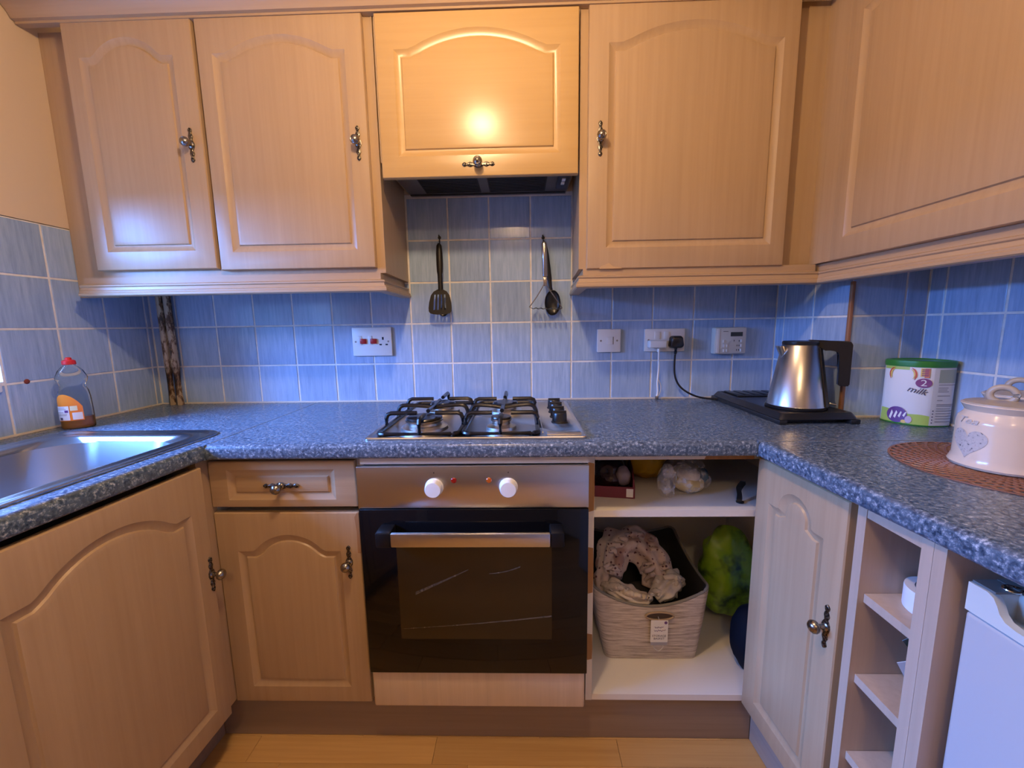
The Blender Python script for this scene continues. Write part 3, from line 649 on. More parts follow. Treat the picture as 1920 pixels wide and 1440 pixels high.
for k in range(4):
    y = -0.385 + k * 0.068; x = 0.2205
    b = B(); lathe(b, [(0.024, 0), (0.024, 0.003), (0.0215, 0.005), (0.0205, 0.026), (0.019, 0.029), (0.0001, 0.0295)], (x, y, HT), 28); box(b, x - 0.0195, x + 0.0195, y - 0.0035, y + 0.0035, HT + 0.02, HT + 0.034, bev=0.0015); obj('knob', b, M_black, t)

# ------------------------------------------------------------------ switches and sockets
def plate(t, x0, x1, z0, z1, d=0.010, m=None):
    b = B(); box(b, x0, x1, -d, -0.0004, z0, z1, bev=0.003, seg=2); return obj('plate', b, m or M_white, t)
def dot(t, name, x, z, y, r, m, sz=1.0):
    b = B(); lathe(b, [(r, 0), (r, 0.0006), (0.0001, 0.0008)], (x, y, z), 14, (0, -1, 0)); return obj(name, b, m, t)
M_screw = mat('screw_metal', (0.35, 0.33, 0.30), 0.35, 1.0)
t = thing('cooker_switch', 'white cooker control plate with two red rockers, on tiles behind the hob', 'switch', (-0.45, 0, 1.083))
plate(t, -0.526, -0.376, 1.082, 1.1895)
for x in (-0.489, -0.450):
    b = B(); box(b, x - 0.0145, x + 0.0005, -0.0128, -0.0098, 1.1235, 1.1575, bev=0.0012); fr = obj('rocker_surround', b, M_white, t)
    b = B(); box(b, x - 0.006, x + 0.018, -0.0165, -0.0098, 1.128, 1.147, bev=0.002, M=None); obj('rocker', b, M_red, t, label='red rocker switch')
for x, z, w, h in ((-0.409, 1.1475, 0.0032, 0.0052), (-0.4185, 1.1245, 0.0045, 0.0026), (-0.3955, 1.1245, 0.0045, 0.0026)):
    b = B(); box(b, x - w, x + w, -0.0106, -0.0098, z - h, z + h); obj('pin_hole', b, M_dark, t)
for x in (-0.513, -0.389): dot(t, 'screw', x, 1.136, -0.010, 0.0036, M_screw)
t = thing('light_switch', 'square white single light switch on the tiles', 'switch', (0.438, 0, 1.083))
plate(t, 0.3945, 0.4815, 1.0835, 1.1695)
b = B(); box(b, 0.4295, 0.4525, -0.0125, -0.0098, 1.1125, 1.1405, bev=0.001); obj('rocker', b, M_white, t)
b = B(); box(b, 0.4525, 0.4545, -0.0112, -0.0098, 1.1125, 1.1405); obj('rocker_gap', b, M_dark, t)
for x in (0.408, 0.468): dot(t, 'screw', x, 1.1265, -0.010, 0.0036, M_screw)
t = thing('wall_socket', 'white double wall socket with two plugs in it', 'socket', (0.643, 0, 1.083))
plate(t, 0.569, 0.7175, 1.0835, 1.168)
for x in (0.615, 0.650):
    b = B(); box(b, x - 0.0095, x + 0.0095, -0.0135, -0.0098, 1.130, 1.157, bev=0.0012); obj('rocker', b, M_white, t)
for x in (0.584, 0.702): dot(t, 'screw', x, 1.1265, -0.010, 0.0036, M_screw)
t = thing('charger', 'small white phone charger with short white lead, plugged into the double socket', 'charger', (0.612, -0.03, 1.10))
b = B(); box(b, 0.579, 0.643, -0.042, -0.0105, 1.0985, 1.1265, bev=0.005, seg=3); obj('charger_body', b, M_white, t)
b = B(); tube(b, curve([(0.6175, -0.03, 1.0985), (0.6165, -0.03, 1.07), (0.6185, -0.028, 1.02), (0.6165, -0.026, 0.97), (0.6195, -0.024, 0.935), (0.617, -0.024, 0.918)], 6), 0.0034, 8)
tube(b, curve([(0.622, -0.022, 0.915), (0.630, -0.022, 0.935), (0.631, -0.022, 0.955), (0.624, -0.022, 0.975), (0.6185, -0.0225, 0.985)], 5), 0.0016, 6); box(b, 0.6135, 0.6215, -0.031, -0.017, 1.082, 1.099, bev=0.002); obj('cable', b, M_white, t)
b = B(); box(b, 0.612, 0.622, -0.03, -0.018, 0.9052, 0.918, bev=0.002); obj('connector', b, M_screw, t)
t = thing('power_plug', 'black three-pin plug and lead running down from the socket to the kettle tray', 'plug', (0.684, -0.03, 1.09))
b = B(); loops = []
for y, k in ((-0.0105, 1.0), (-0.026, 1.0), (-0.034, 0.92), (-0.037, 0.75)):
    P = rrect(-0.0255 * k, 0.0255 * k, -0.0225 * k, 0.0225 * k, 0.012 * k, 5); loops.append([(0.682 + p[0] * (0.86 + (0.14 if p[1] < 0.005 else 0)), y, 1.119 + p[1]) for p in P])
rings(b, loops); obj('plug_body', b, M_black, t)
b = B(); tube(b, [(0.680, -0.024, 1.098), (0.680, -0.024, 1.083), (0.679, -0.024, 1.074)], [0.0075, 0.006, 0.0042], 10); obj('cord_grip', b, M_black, t)
b = B(); tube(b, curve([(0.679, -0.024, 1.075), (0.677, -0.026, 1.045), (0.678, -0.030, 1.00), (0.690, -0.034, 0.965), (0.714, -0.038, 0.940), (0.752, -0.045, 0.920), (0.795, -0.055, 0.912), (0.8335, -0.065, 0.912)], 7), 0.0036, 8); obj('cord', b, M_black, t)
t = thing('heating_programmer', 'pale grey heating programmer box with small dark display, on tiles above the kettle tray', 'programmer', (0.876, 0, 1.072))
b = B(); loops = []
for y, d in ((-0.0004, 0), (-0.022, 0), (-0.027, 0.002), (-0.029, 0.006)): loops.append([(p[0], y, p[1]) for p in offs(rrect(0.8185, 0.9335, 1.072, 1.1695, 0.007, 4), d)])
rings(b, loops); bd = obj('programmer_body', b, M_cream, t)
b = B(); box(b, 0.8235, 0.836, -0.0305, -0.0288, 1.0775, 1.164, bev=0.0007); obj('cover_strip', b, M_white, t)
b = B(); box(b, 0.8745, 0.9175, -0.0296, -0.0288, 1.1365, 1.152); obj('display', b, M_lcd, t)
b = B(); box(b, 0.8475, 0.8655, -0.0293, -0.0288, 1.1535, 1.1555); obj('print_mark', b, M_hoodg, t)
for x, z in ((0.850, 1.119), (0.852, 1.102), (0.8615, 1.102), (0.852, 1.085), (0.8615, 1.085), (0.913, 1.120), (0.913, 1.103), (0.913, 1.086)):
    b = B(); box(b, x - 0.003, x + 0.003, -0.0320, -0.0288, z - 0.0055, z + 0.0055, bev=0.001); obj('button', b, M_white, t)
for x, z in ((0.888, 1.121), (0.8995, 1.103), (0.8985, 1.087), (0.9065, 1.120), (0.9065, 1.103), (0.9065, 1.087)):
    b = B(); box(b, x - 0.0015, x + 0.0015, -0.0293, -0.0288, z - 0.003, z + 0.003); obj('print_mark', b, M_hoodg, t)

# ------------------------------------------------------------------ utensils on the tiles
def hook(x, z, lab):
    b = B(); tube(b, curve([(x - 0.003, -0.003, z + 0.022), (x - 0.001, -0.004, z + 0.008), (x, -0.006, z - 0.004), (x + 0.001, -0.014, z - 0.008), (x + 0.001, -0.019, z - 0.002)], 5), 0.0023, 8); lathe(b, [(0.006, -0.0004), (0.006, 0.002), (0.003, 0.003)], (x - 0.001, 0, z + 0.012), 14, (0, -1, 0))
    top('wall_hook', b, M_black, lab, 'hook', 'utensil hooks')
hook(-0.1805, 1.497, 'small black wall hook that the slotted turner hangs from'); hook(0.1965, 1.489, 'small black wall hook that the masher and spoon hang from')
# slotted turner
t = thing('slotted_turner', 'black slotted turner hanging on the tiles above the hob', 'utensil', (-0.18, -0.015, 1.22))
b = B(); Z0 = 1.485; loops = []
for z, w, d, y in ((1.487, 0.004, 0.004, -0.016), (1.478, 0.0095, 0.006, -0.018), (1.45, 0.0115, 0.0075, -0.021), (1.41, 0.0115, 0.0075, -0.025), (1.385, 0.0105, 0.007, -0.028), (1.375, 0.0085, 0.0055, -0.030), (1.34, 0.0075, 0.0045, -0.034), (1.318, 0.008, 0.003, -0.037)):
    loops.append([(-0.1815 + (1.487 - z) * 0.012 + w * cos(a), y + d * sin(a), z) for a in [2 * pi * k / 16 for k in range(16)]])
rings(b, loops); obj('turner_handle', b, mat('black_nylon', (0.012, 0.010, 0.009), 0.4, Specular_IOR_Level=0.25), t)
b = B(); cx = -0.1795
hd = [(-0.009, 1.322), (-0.024, 1.314), (-0.034, 1.300), (-0.040, 1.275), (-0.042, 1.255), (-0.041, 1.243), (-0.036, 1.236), (-0.026, 1.233), (-0.012, 1.231), (0.012, 1.231), (0.026, 1.233), (0.036, 1.236), (0.041, 1.243), (0.042, 1.255), (0.040, 1.275), (0.034, 1.300), (0.024, 1.314), (0.009, 1.322)]
yy = lambda z: -0.0375 - 0.020 * (1.322 - z) / 0.09
vo = [b.verts.new((cx + x, yy(z), z)) for x, z in hd]; es = [b.edges.new((vo[i], vo[(i + 1) % len(vo)])) for i in range(len(vo))]
for sx in (-0.0215, -0.008, 0.005, 0.0185):
    w = 0.0032; sl = [(sx - w, 1.247), (sx + w, 1.249), (sx + w * 0.9 - sx * 0.12, 1.303), (sx - w * 0.9 - sx * 0.12, 1.303)]
    vv = [b.verts.new((cx + x, yy(z), z)) for x, z in sl]; es += [b.edges.new((vv[i], vv[(i + 1) % 4])) for i in range(4)]
bmesh.ops.triangle_fill(b, use_beauty=True, edges=es)
r = bmesh.ops.extrude_face_region(b, geom=b.faces[:]); bmesh.ops.translate(b, verts=[v for v in r['geom'] if isinstance(v, bmesh.types.BMVert)], vec=(0, 0.0025, 0))
obj('turner_head', b, mat('brown_black_nylon', (0.012, 0.010, 0.009), 0.45, Specular_IOR_Level=0.2), t)
# round-ended ladle-like tip peeking out behind the turner head: the spatula's mate on the same hook
b = B(); tube(b, [(-0.177, -0.0065, 1.478), (-0.177, -0.0065, 1.30)], 0.0035, 8); lathe(b, [(0.0001, -0.003), (0.012, -0.002), (0.017, 0.002), (0.0155, 0.003), (0.011, 0.0), (0.0001, -0.0008)], (-0.1765, -0.0065, 1.242), 20, (0, -1, 0), sy=1); tube(b, [(-0.177, -0.0065, 1.30), (-0.1766, -0.0065, 1.25)], [0.0035, 0.008], 8)
top('spoon', b, M_black, 'small round black spoon tip showing behind the slotted turner', 'utensil', loc=(-0.1765, -0.0065, 1.226))
# masher
t = thing('potato_masher', 'wire potato masher with a shiny steel handle, hanging in front of the black spoon', 'utensil', (0.2, -0.03, 1.24))
b = B(); lathe(b, [(0.0001, 0), (0.0075, 0.001), (0.0095, 0.004), (0.0095, 0.112), (0.008, 0.117), (0.0001, 0.118)], (0.1985, -0.055, 1.357), 20, (-0.02, 0, 1)); obj('masher_handle', b, M_steelv, t)
b = B(); tube(b, curve([(0.1945, -0.055, 1.474), (0.1905, -0.045, 1.482), (0.1955, -0.022, 1.490), (0.2005, -0.045, 1.482), (0.197, -0.055, 1.474)], 4), 0.002, 8); obj('hang_loop', b, M_chrome, t)
b = B(); box(b, 0.1925, 0.2055, -0.057, -0.053, 1.325, 1.358, bev=0.001); obj('masher_neck', b, M_steelv, t)
b = B(); wr = 0.0019; yb = -0.055; zb = 1.252
tube(b, curve([(0.196, yb, 1.335), (0.190, yb, 1.322), (0.168, yb, 1.287), (0.143, yb, 1.253)], 4), wr, 8); tube(b, curve([(0.202, yb, 1.335), (0.208, yb, 1.322), (0.232, yb, 1.287), (0.259, yb, 1.248)], 4), wr, 8)
pts = [(0.143, yb, 1.253)]
for k in range(13):
    u = k / 12; pts.append((0.148 + 0.106 * u, yb + (0.032 if k % 2 else -0.036), zb - 0.004 - 0.004 * u))
pts.append((0.259, yb, 1.248)); tube(b, curve(pts, 5), wr, 8); obj('masher_wire', b, mat('dull_wire', (0.30, 0.29, 0.28), 0.3, 1.0), t)
# spoon
t = thing('serving_spoon', 'large black nylon spoon hanging behind the wire masher', 'utensil', (0.225, -0.012, 1.22))
b = B(); L = [(0.2035, -0.011, 1.474, 0.0045, 0.003), (0.206, -0.011, 1.45, 0.0075, 0.004), (0.211, -0.011, 1.40, 0.0095, 0.0045), (0.2155, -0.011, 1.36, 0.0095, 0.0045), (0.2185, -0.011, 1.345, 0.007, 0.004), (0.221, -0.011, 1.325, 0.006, 0.0036), (0.2245, -0.011, 1.302, 0.008, 0.0036)]
rings(b, [[(x + w * cos(a), y + d * sin(a), z) for a in [2 * pi * k / 14 for k in range(14)]] for x, y, z, w, d in L]); obj('spoon_handle', b, M_black, t)
b = B(); lo = []
for k in range(9):
    q = k / 8; lo.append([(0.228 + 0.029 * sin(q * pi / 2) * cos(a), -0.0205 + 0.014 * (cos(q * pi / 2)) + (0.0025 if 0 else 0), 1.268 + 0.046 * sin(q * pi / 2) * sin(a)) for a in [2 * pi * j / 24 for j in range(24)]] if k else [(0.228 + 0.001 * cos(2 * pi * j / 24), -0.0065, 1.268 + 0.001 * sin(2 * pi * j / 24)) for j in range(24)])
rings(b, lo, cap=False)
bmesh.ops.contextual_create(b, geom=[e for e in b.edges if e.is_boundary and e.verts[0].co.y > -0.008])
r = bmesh.ops.solidify(b, geom=b.faces[:], thickness=0.0018); obj('spoon_bowl', b, M_black, t)

# ------------------------------------------------------------------ pipes in the corner
for x, r, lab in ((-1.2375, 0.0115, 'cream painted pipe in the tiled corner, the one against the side wall'), (-1.2085, 0.0125, 'rust-blackened pipe in the tiled corner, the one further from the side wall')):
    b = B(); tube(b, [(x, -0.022, ZT + 0.0005), (x + 0.0005, -0.022, 1.05), (x, -0.022, 1.2), (x - 0.0005, -0.022, 1.3515)], r, 16)
    o = top('pipe', b, M_pipe, lab, 'pipe', loc=(x, -0.022 - (0.3 if x < -1.22 else 0), ZT)) if 0 else top('pipe', b, M_pipe, lab, 'pipe')

# ------------------------------------------------------------------ kettle and its tray
t = thing('kettle_tray', 'black plastic tray under the steel kettle in the corner of the worktop', 'tray', (0.937, -0.22, ZT))
M_traym = mat('black_tray_plastic', (0.016, 0.016, 0.017), 0.33)
x0, x1, y0, y1 = 0.824, 1.0445, -0.425, -0.012
b = B(); rr = lambda d, z, r=0.012: [(p[0], p[1], z) for p in rrect(x0 + d, x1 - d, y0 + d, y1 - d, r, 4)]
rings(b, [rr(0.004, ZT + 0.013), rr(0.002, ZT + 0.014), rr(0.011, ZT + 0.029), rr(0.013, ZT + 0.0305), rr(0.020, ZT + 0.0305), rr(0.023, ZT + 0.0285)])
for xa, xb, ya, yb in ((x0, x0 + 0.022, y0, y1), (x1 - 0.026, x1, y0, y1), (x0 + 0.022, x1 - 0.026, y1 - 0.02, y1)):
    box(b, xa, xb, ya, yb, ZT + 0.0004, ZT + 0.0132, bev=0.002)
box(b, x0 + 0.02, x1 - 0.02, y0 + 0.03, y1 - 0.02, ZT + 0.001, ZT + 0.013); obj('tray_body', b, M_traym, t)
b = B()
for k in range(5): box(b, x0 + 0.035 + k * 0.0335, x0 + 0.060 + k * 0.0335, -0.13, -0.035, ZT + 0.0287, ZT + 0.034, bev=0.002)
box(b, x0 + 0.03, x1 - 0.03, -0.142, -0.134, ZT + 0.0287, ZT + 0.033, bev=0.0015); obj('divider_rack', b, M_black, t)
kx, ky, kz = 0.934, -0.318, ZT + 0.0288
t = thing('kettle', 'conical brushed steel kettle with black lid and black handle', 'kettle', (kx, ky, kz))
b = B(); lathe(b, [(0.0775, 0), (0.0785, 0.002), (0.0785, 0.006), (0.076, 0.007)], (kx, ky, kz), 48); obj('power_base', b, M_black, t)
b = B(); lathe(b, [(0.0735, 0.0072), (0.0755, 0.009), (0.0745, 0.012), (0.0465, 0.184), (0.0450, 0.1865)], (kx, ky, kz), 56); obj('kettle_body', b, M_steelv, t)
b = B(); lathe(b, [(0.0450, 0.1867), (0.0460, 0.189), (0.0458, 0.195), (0.043, 0.1975), (0.0001, 0.1985)], (kx, ky, kz), 48); obj('lid', b, M_black, t)
b = B(); 
for s in (0,):
    L = []
    for z, r, o in ((0.135, 0.0008, 0.0555), (0.150, 0.008, 0.0515), (0.168, 0.013, 0.055), (0.180, 0.0145, 0.060), (0.1835, 0.0145, 0.061)):
        L.append([(kx - o + r * 0.9 * cos(a) * 0.7 + 0.004, ky + 0.004 + r * sin(a), kz + z) for a in [2 * pi * k / 16 for k in range(16)]])
    rings(b, L)
obj('spout', b, M_steelv, t)
hd = Vector((0.90, -0.43, 0)).normalized(); hn = Vector((-hd.y, hd.x, 0))
b = B()
def hp(r, z, w): c = Vector((kx, ky, kz + z)) + hd * r; return c, hn * w
HP = [(0.030, 0.1975, 0.182), (0.070, 0.1975, 0.178), (0.1085, 0.1975, 0.178), (0.122, 0.1955, 0.170)]
outer = [(0.020, 0.1985), (0.070, 0.1985), (0.112, 0.197), (0.1195, 0.193), (0.1205, 0.186), (0.1215, 0.072), (0.1155, 0.069), (0.0955, 0.071), (0.0935, 0.160), (0.090, 0.168), (0.082, 0.1715), (0.056, 0.170), (0.0455, 0.184), (0.020, 0.1987)]
f = lambda s: (lambda p: tuple(Vector((kx, ky, kz + p[1])) + hd * p[0] + hn * s))
prism(b, outer, f(-0.0125), f(0.0125)); bmesh.ops.bevel(b, geom=[e for e in b.edges], offset=0.0025, segments=2, affect='EDGES'); obj('handle', b, M_black, t)
b = B(); L = []
for z, r in ((0.010, 0.0748), (0.178, 0.0476)):
    L.append([tuple(Vector((kx, ky, kz + z)) + (hd * cos(a) + hn * sin(a)) * (r + e)) for a, e in [(-0.52, 0.0004), (-0.50, 0.004), (-0.25, 0.006), (0, 0.0065), (0.25, 0.006), (0.50, 0.004), (0.52, 0.0004), (0, -0.006)]])
rings(b, L); obj('water_gauge', b, M_black, t)
b = B(); box(b, 0, 0.020, -0.008, 0.008, 0, 0.004, bev=0.0015, M=Matrix.Translation(Vector((kx, ky, kz + 0.016)) + hd * 0.079) @ Matrix.Rotation(math.atan2(hd.y, hd.x), 4, 'Z') @ Matrix.Rotation(radians(12), 4, 'Y')); obj('switch', b, M_chrome, t)

# ------------------------------------------------------------------ milk tin
t = thing('milk_tin', 'white milk powder tin with a green lid, printed with a purple 2', 'tin', (1.19, -0.41, ZT))
base = [(1.187, -0.4635), (1.248, -0.4630), (1.2575, -0.43), (1.2565, -0.38), (1.235, -0.352), (1.168, -0.350), (1.141, -0.368), (1.139, -0.400), (1.160, -0.443)]
def chaikin(P, n):
    for _ in range(n):
        Q = []
        for i in range(len(P)):
            a, c = Vector(P[i]), Vector(P[(i + 1) % len(P)]); Q += [a * 0.82 + c * 0.18, a * 0.18 + c * 0.82]
        P = Q
    return P
PER = chaikin(base, 3); nP = len(PER)
LEN = [0.0]
for i in range(nP): LEN.append(LEN[-1] + (PER[(i + 1) % nP] - PER[i]).length)
i0 = min(range(nP), key=lambda i: (PER[i] - Vector((1.187, -0.4625))).length)
def per(s):
    s = (s + LEN[i0]) % LEN[-1]
    for i in range(nP):
        if LEN[i] <= s <= LEN[i + 1]:
            a, c = PER[i], PER[(i + 1) % nP]; k = (s - LEN[i]) / max(1e-9, LEN[i + 1] - LEN[i]); d = (c - a).normalized()
            return a + (c - a) * k, Vector((d.y, -d.x))
def onp(s, z, e):
    p, nn = per(s); return (p.x + nn.x * e, p.y + nn.y * e, ZT + z)
M_tin = mat('tin_print_white', (0.78, 0.78, 0.76), 0.35); M_tgreen = mat('green_lid', (0.035, 0.20, 0.03), 0.35); M_lime = mat('lime_print', (0.40, 0.55, 0.12), 0.35)
M_purple = mat('purple_print', (0.13, 0.05, 0.22), 0.35); M_plum = mat('plum_print', (0.24, 0.08, 0.22), 0.35); M_oran = mat('orange_red_print', (0.60, 0.10, 0.05), 0.35); M_yell = mat('yellow_print', (0.75, 0.55, 0.15), 0.35)
M_sage = mat('sage_print', (0.36, 0.40, 0.30), 0.4); M_gtext = mat('grey_print', (0.30, 0.29, 0.28), 0.4); M_ink = mat('dark_ink', (0.06, 0.05, 0.10), 0.4); M_panel = mat('info_panel', (0.62, 0.62, 0.59), 0.4)
def perloop(z, e): return [(p.x + q.x * e, p.y + q.y * e, ZT + z) for p, q in [per(LEN[-1] * k / 72) for k in range(72)]]
b = B(); rings(b, [perloop(0.0004, -0.001), perloop(0.002, 0), perloop(0.158, 0)]); obj('tin_body', b, M_tin, t)
b = B(); rings(b, [perloop(0.1582, 0.0012), perloop(0.166, 0.0025), perloop(0.1735, 0.002), perloop(0.1755, -0.001), perloop(0.1755, -0.006), perloop(0.173, -0.008)]); obj('lid', b, M_tgreen, t)
b = B(); rings(b, [perloop(0.0, -0.0004), perloop(0.0012, 0.0004), perloop(0.004, 0.0004)], cap=False); obj('rim', b, M_tgreen, t)
lay = [0.0006]
def sheet(name, s0, s1, z0, z1, m, topf=None, n=14, label=None):
    b = B(); lay[0] += 0.00006; e = lay[0]; L = []
    for k in range(n + 1):
        s = s0 + (s1 - s0) * k / n; L.append([b.verts.new(onp(s, z, e)) for z in (z0, (topf(k / n) if topf else z1))])
    for a, c in zip(L, L[1:]): b.faces.new((a[0], c[0], c[1], a[1]))
    obj(name, b, m, t, label=label)
def poly(name, pts, m, ds=0.006):
    b = B(); lay[0] += 0.00006; e = lay[0]
    c = b.verts.new(onp(sum(p[0] for p in pts) / len(pts), sum(p[1] for p in pts) / len(pts), e)); vs = [b.verts.new(onp(p[0], p[1], e)) for p in pts]
    for i in range(len(vs)): b.faces.new((c, vs[i], vs[(i + 1) % len(vs)]))
    obj(name, b, m, t)
def ell(cx, cz, rx, rz, n=24, a0=0, a1=2 * pi): return [(cx + rx * cos(a0 + (a1 - a0) * k / n), cz + rz * sin(a0 + (a1 - a0) * k / n)) for k in range(n)]
sheet('green_band', -0.105, 0.003, 0.004, 0.03, M_lime, lambda u: 0.040 - 0.012 * u + 0.002 * sin(9 * u))
sheet('top_band', -0.105, -0.046, 0.150, 0.158, M_lime)
sheet('info_panel', 0.003, 0.066, 0.004, 0.157, M_panel); sheet('sage_panel', 0.014, 0.063, 0.118, 0.153, M_sage)
for k, (z, w) in enumerate(((0.112, 1), (0.104, .55), (0.099, .5), (0.094, .6), (0.083, .7), (0.071, .3), (0.060, 1), (0.056, 1), (0.049, .8), (0.043, 1), (0.036, .9), (0.029, 1), (0.022, .95), (0.014, 1))):
    sheet('text_line', 0.015, 0.015 + 0.046 * w, z, z + 0.0022, M_gtext)
for z in (0.012, 0.020, 0.028, 0.036, 0.044): poly('dot_mark', ell(0.008, z, 0.0016, 0.0016, 10), M_ink)
poly('number_badge', ell(-0.016, 0.117, 0.0155, 0.0125), M_plum)
b = B(); put2d(b, TX[('2', 0.024)], lambda x, y: onp(-0.016 + x * 1.15, 0.1165 + y, lay[0] + 0.0003)); obj('number_two', b, M_tin, t)
b = B(); put2d(b, TX[('milk', 0.017, 0.25)], lambda x, y: onp(-0.027 + (x * cos(0.3) + y * sin(0.3)) * 1.35, 0.096 + 1.35 * (y * cos(0.3) - 0.8 * x * sin(0.3)), lay[0] + 0.0003)); obj('word_milk', b, M_ink, t)
for sg, cs in ((1, -0.040), (-1, -0.079)):
    for r0, m in ((0.0205, M_oran), (0.0165, M_yell)):
        b = B(); L = []
        for k in range(11):
            a = -0.7 + 1.9 * k / 10; w = 0.0042 * sin(pi * (k + 0.5) / 11)
            L.append([b.verts.new(onp(cs + sg * (r0 + q) * cos(a) * 0.8 - sg * 0.008, 0.137 + (r0 + q) * sin(a), lay[0] + 0.0003)) for q in (-w / 2, w / 2)])
        for a, c in zip(L, L[1:]): b.faces.new((a[0], c[0], c[1], a[1]))
        obj('arc_print', b, m, t)
sheet('colour_block', -0.024, -0.0165, 0.134, 0.156, M_yell); sheet('colour_block', -0.0165, -0.007, 0.131, 0.156, mat('coral_print', (0.62, 0.22, 0.14), 0.4))
for k in range(4): sheet('text_line', -0.022, -0.009, 0.136 + k * 0.005, 0.1385 + k * 0.005, M_plum)
poly('purple_shape', ell(-0.062, 0.026, 0.022, 0.022), M_purple)
for k in range(4): poly('stripe', [(-0.078 + 0.0095 * k, 0.016 + 0.003 * k), (-0.074 + 0.0095 * k, 0.012 + 0.003 * k), (-0.070 + 0.0095 * k, 0.030 + 0.002 * k), (-0.073 + 0.0095 * k, 0.038 - 0.001 * k)], M_tin)
poly('orange_dot', ell(-0.046, 0.009, 0.006, 0.005, 12), M_yell); poly('pale_dot', ell(-0.037, 0.016, 0.007, 0.010, 14), mat('lilac_print', (0.5, 0.42, 0.52), 0.4))

# ------------------------------------------------------------------ place mat and jars
M_mat = mat('rust_woven_vinyl', (0.25, 0.105, 0.055), 0.45)
mc = Vector((1.045, -0.778)); mr = 0.177
b = B()
def ringm(r0, r1, z1=0.0022):
    n = 72; rings(b, [[(mc.x + r * cos(2 * pi * k / n), mc.y + r * sin(2 * pi * k / n), ZT + z) for k in range(n)] for r, z in ((r0, 0.0004), (r0, z1), (r1, z1), (r1, 0.0004))], cap=False)
ringm(mr - 0.004, mr)
rings(b, [[(mc.x + r * cos(2 * pi * k / 48), mc.y + r * sin(2 * pi * k / 48), ZT + z) for k in range(48)] for r, z in ((0.035, 0.0004), (0.035, 0.002), (0.034, 0.0022))])
for sg, z1 in ((1, 0.0020), (-1, 0.0026)):
    for k in range(40):
        L = []; n = 16
        for i in range(n + 1):
            u = i / n; r = 0.034 + (mr - 0.037) * u; a = 2 * pi * k / 40 + sg * (1.25 * math.log(1 + 2.6 * u)); w = 0.0013 + 0.0017 * u
            c = Vector((mc.x + r * cos(a), mc.y + r * sin(a))); sl = sg * 1.25 * 2.6 / (1 + 2.6 * u) / (mr - 0.037)
            d = Vector((cos(a) - r * sl * sin(a), sin(a) + r * sl * cos(a))).normalized(); q = Vector((-d.y, d.x)) * w
            L.append([b.verts.new((c.x + s * q.x, c.y + s * q.y, ZT + z)) for s, z in ((-1, 0.0006), (-0.6, z1), (0.6, z1), (1, 0.0006))])
        for a, c in zip(L, L[1:]):
            for j in range(3): b.faces.new((a[j], c[j], c[j + 1], a[j + 1]))
top('placemat', b, M_mat, 'round rust-coloured openwork placemat under the cream jars', 'placemat', loc=(mc.x, mc.y, ZT))
M_cer = mat('cream_glazed_ceramic', (0.70, 0.58, 0.45), 0.16)
M_ctop = mat('grey_beige_lid', (0.42, 0.37, 0.30), 0.35); M_floral = mat('grey_floral_print', (0.46, 0.43, 0.41), 0.3)
n = N(M_floral); a = n.noise(n.coord((190, 190, 190)), 1, 2, 0.5); n.base(n.ramp(a, [(0.30, (0.10, 0.10, 0.11)), (0.36, (0.48, 0.45, 0.43)), (0.6, (0.56, 0.52, 0.49)), (0.7, (0.44, 0.36, 0.34))]))
def jar(cx, cy, z0, label, art):
    t = thing('canister', label, 'jar', (cx, cy, z0))
    b = B(); lathe(b, [(0.055, 0), (0.066, 0.0015), (0.0685, 0.006), (0.0665, 0.011), (0.0635, 0.02), (0.0630, 0.085), (0.0610, 0.095), (0.0545, 0.1035), (0.0535, 0.108), (0.0580, 0.1165), (0.0600, 0.1195), (0.0595, 0.1215), (0.056, 0.1215), (0.055, 0.119)], (cx, cy, z0), 56); obj('jar_body', b, M_cer, t)
    b = B(); lathe(b, [(0.0562, 0.1215), (0.0560, 0.1235), (0.050, 0.1255), (0.030, 0.128), (0.0001, 0.129)], (cx, cy, z0), 48); ld = obj('jar_lid', b, M_ctop, t)
    an = radians(-52); dx, dy = cos(an), sin(an); rx_, ry_ = cx - 0.006, cy + 0.004
    b = B(); tube(b, [(rx_ + dx * 0.0165 * cos(a), ry_ + dy * 0.0165 * cos(a), z0 + 0.1385 + 0.0145 * sin(a)) for a in [2 * pi * k / 24 for k in range(24)]], 0.0056, 12, closed=True); obj('ring_knob', b, M_ctop, ld)
    if art:
        ca = math.atan2(-1.546 - cy, 0.114 - cx) - 0.72
        onj = lambda x, z, e=0.0004: (cx + (0.0636 + e) * cos(ca + x / 0.0633), cy + (0.0636 + e) * sin(ca + x / 0.0633), z0 + z)
        H = []
        for k in range(40):
            q = 2 * pi * k / 40; H.append((16 * sin(q) ** 3 / 16 * 0.030, (13 * cos(q) - 5 * cos(2 * q) - 2 * cos(3 * q) - cos(4 * q)) / 16 * 0.031 + 0.050))
        b = B(); c = [b.verts.new(onj(x * s, 0.052 + (z - 0.052) * s)) for s in (0.5,) for x, z in H]; o = [b.verts.new(onj(x, z)) for x, z in H]; ctr = b.verts.new(onj(0, 0.052))
        for i in range(40):
            j = (i + 1) % 40; b.faces.new((c[i], o[i], o[j], c[j])); b.faces.new((ctr, c[i], c[j]))
        obj('heart_print', b, M_floral, t)
        b = B(); put2d(b, TX[('Tea', 0.026, 0.3)], lambda x, y: onj(x - 0.006, 0.090 + y * 0.7, 0.0004 - max(0, (0.006 + y) * 0.09))); obj('word_tea', b, M_floral, t)
    return t
jar(1.022, -0.772, ZT + 0.003, 'cream ceramic tea jar with a floral heart, standing on the rust placemat', True)
jar(1.178, -0.665, ZT + 0.0005, 'cream jar with ring-knob lid, standing behind the heart-printed tea jar', False)

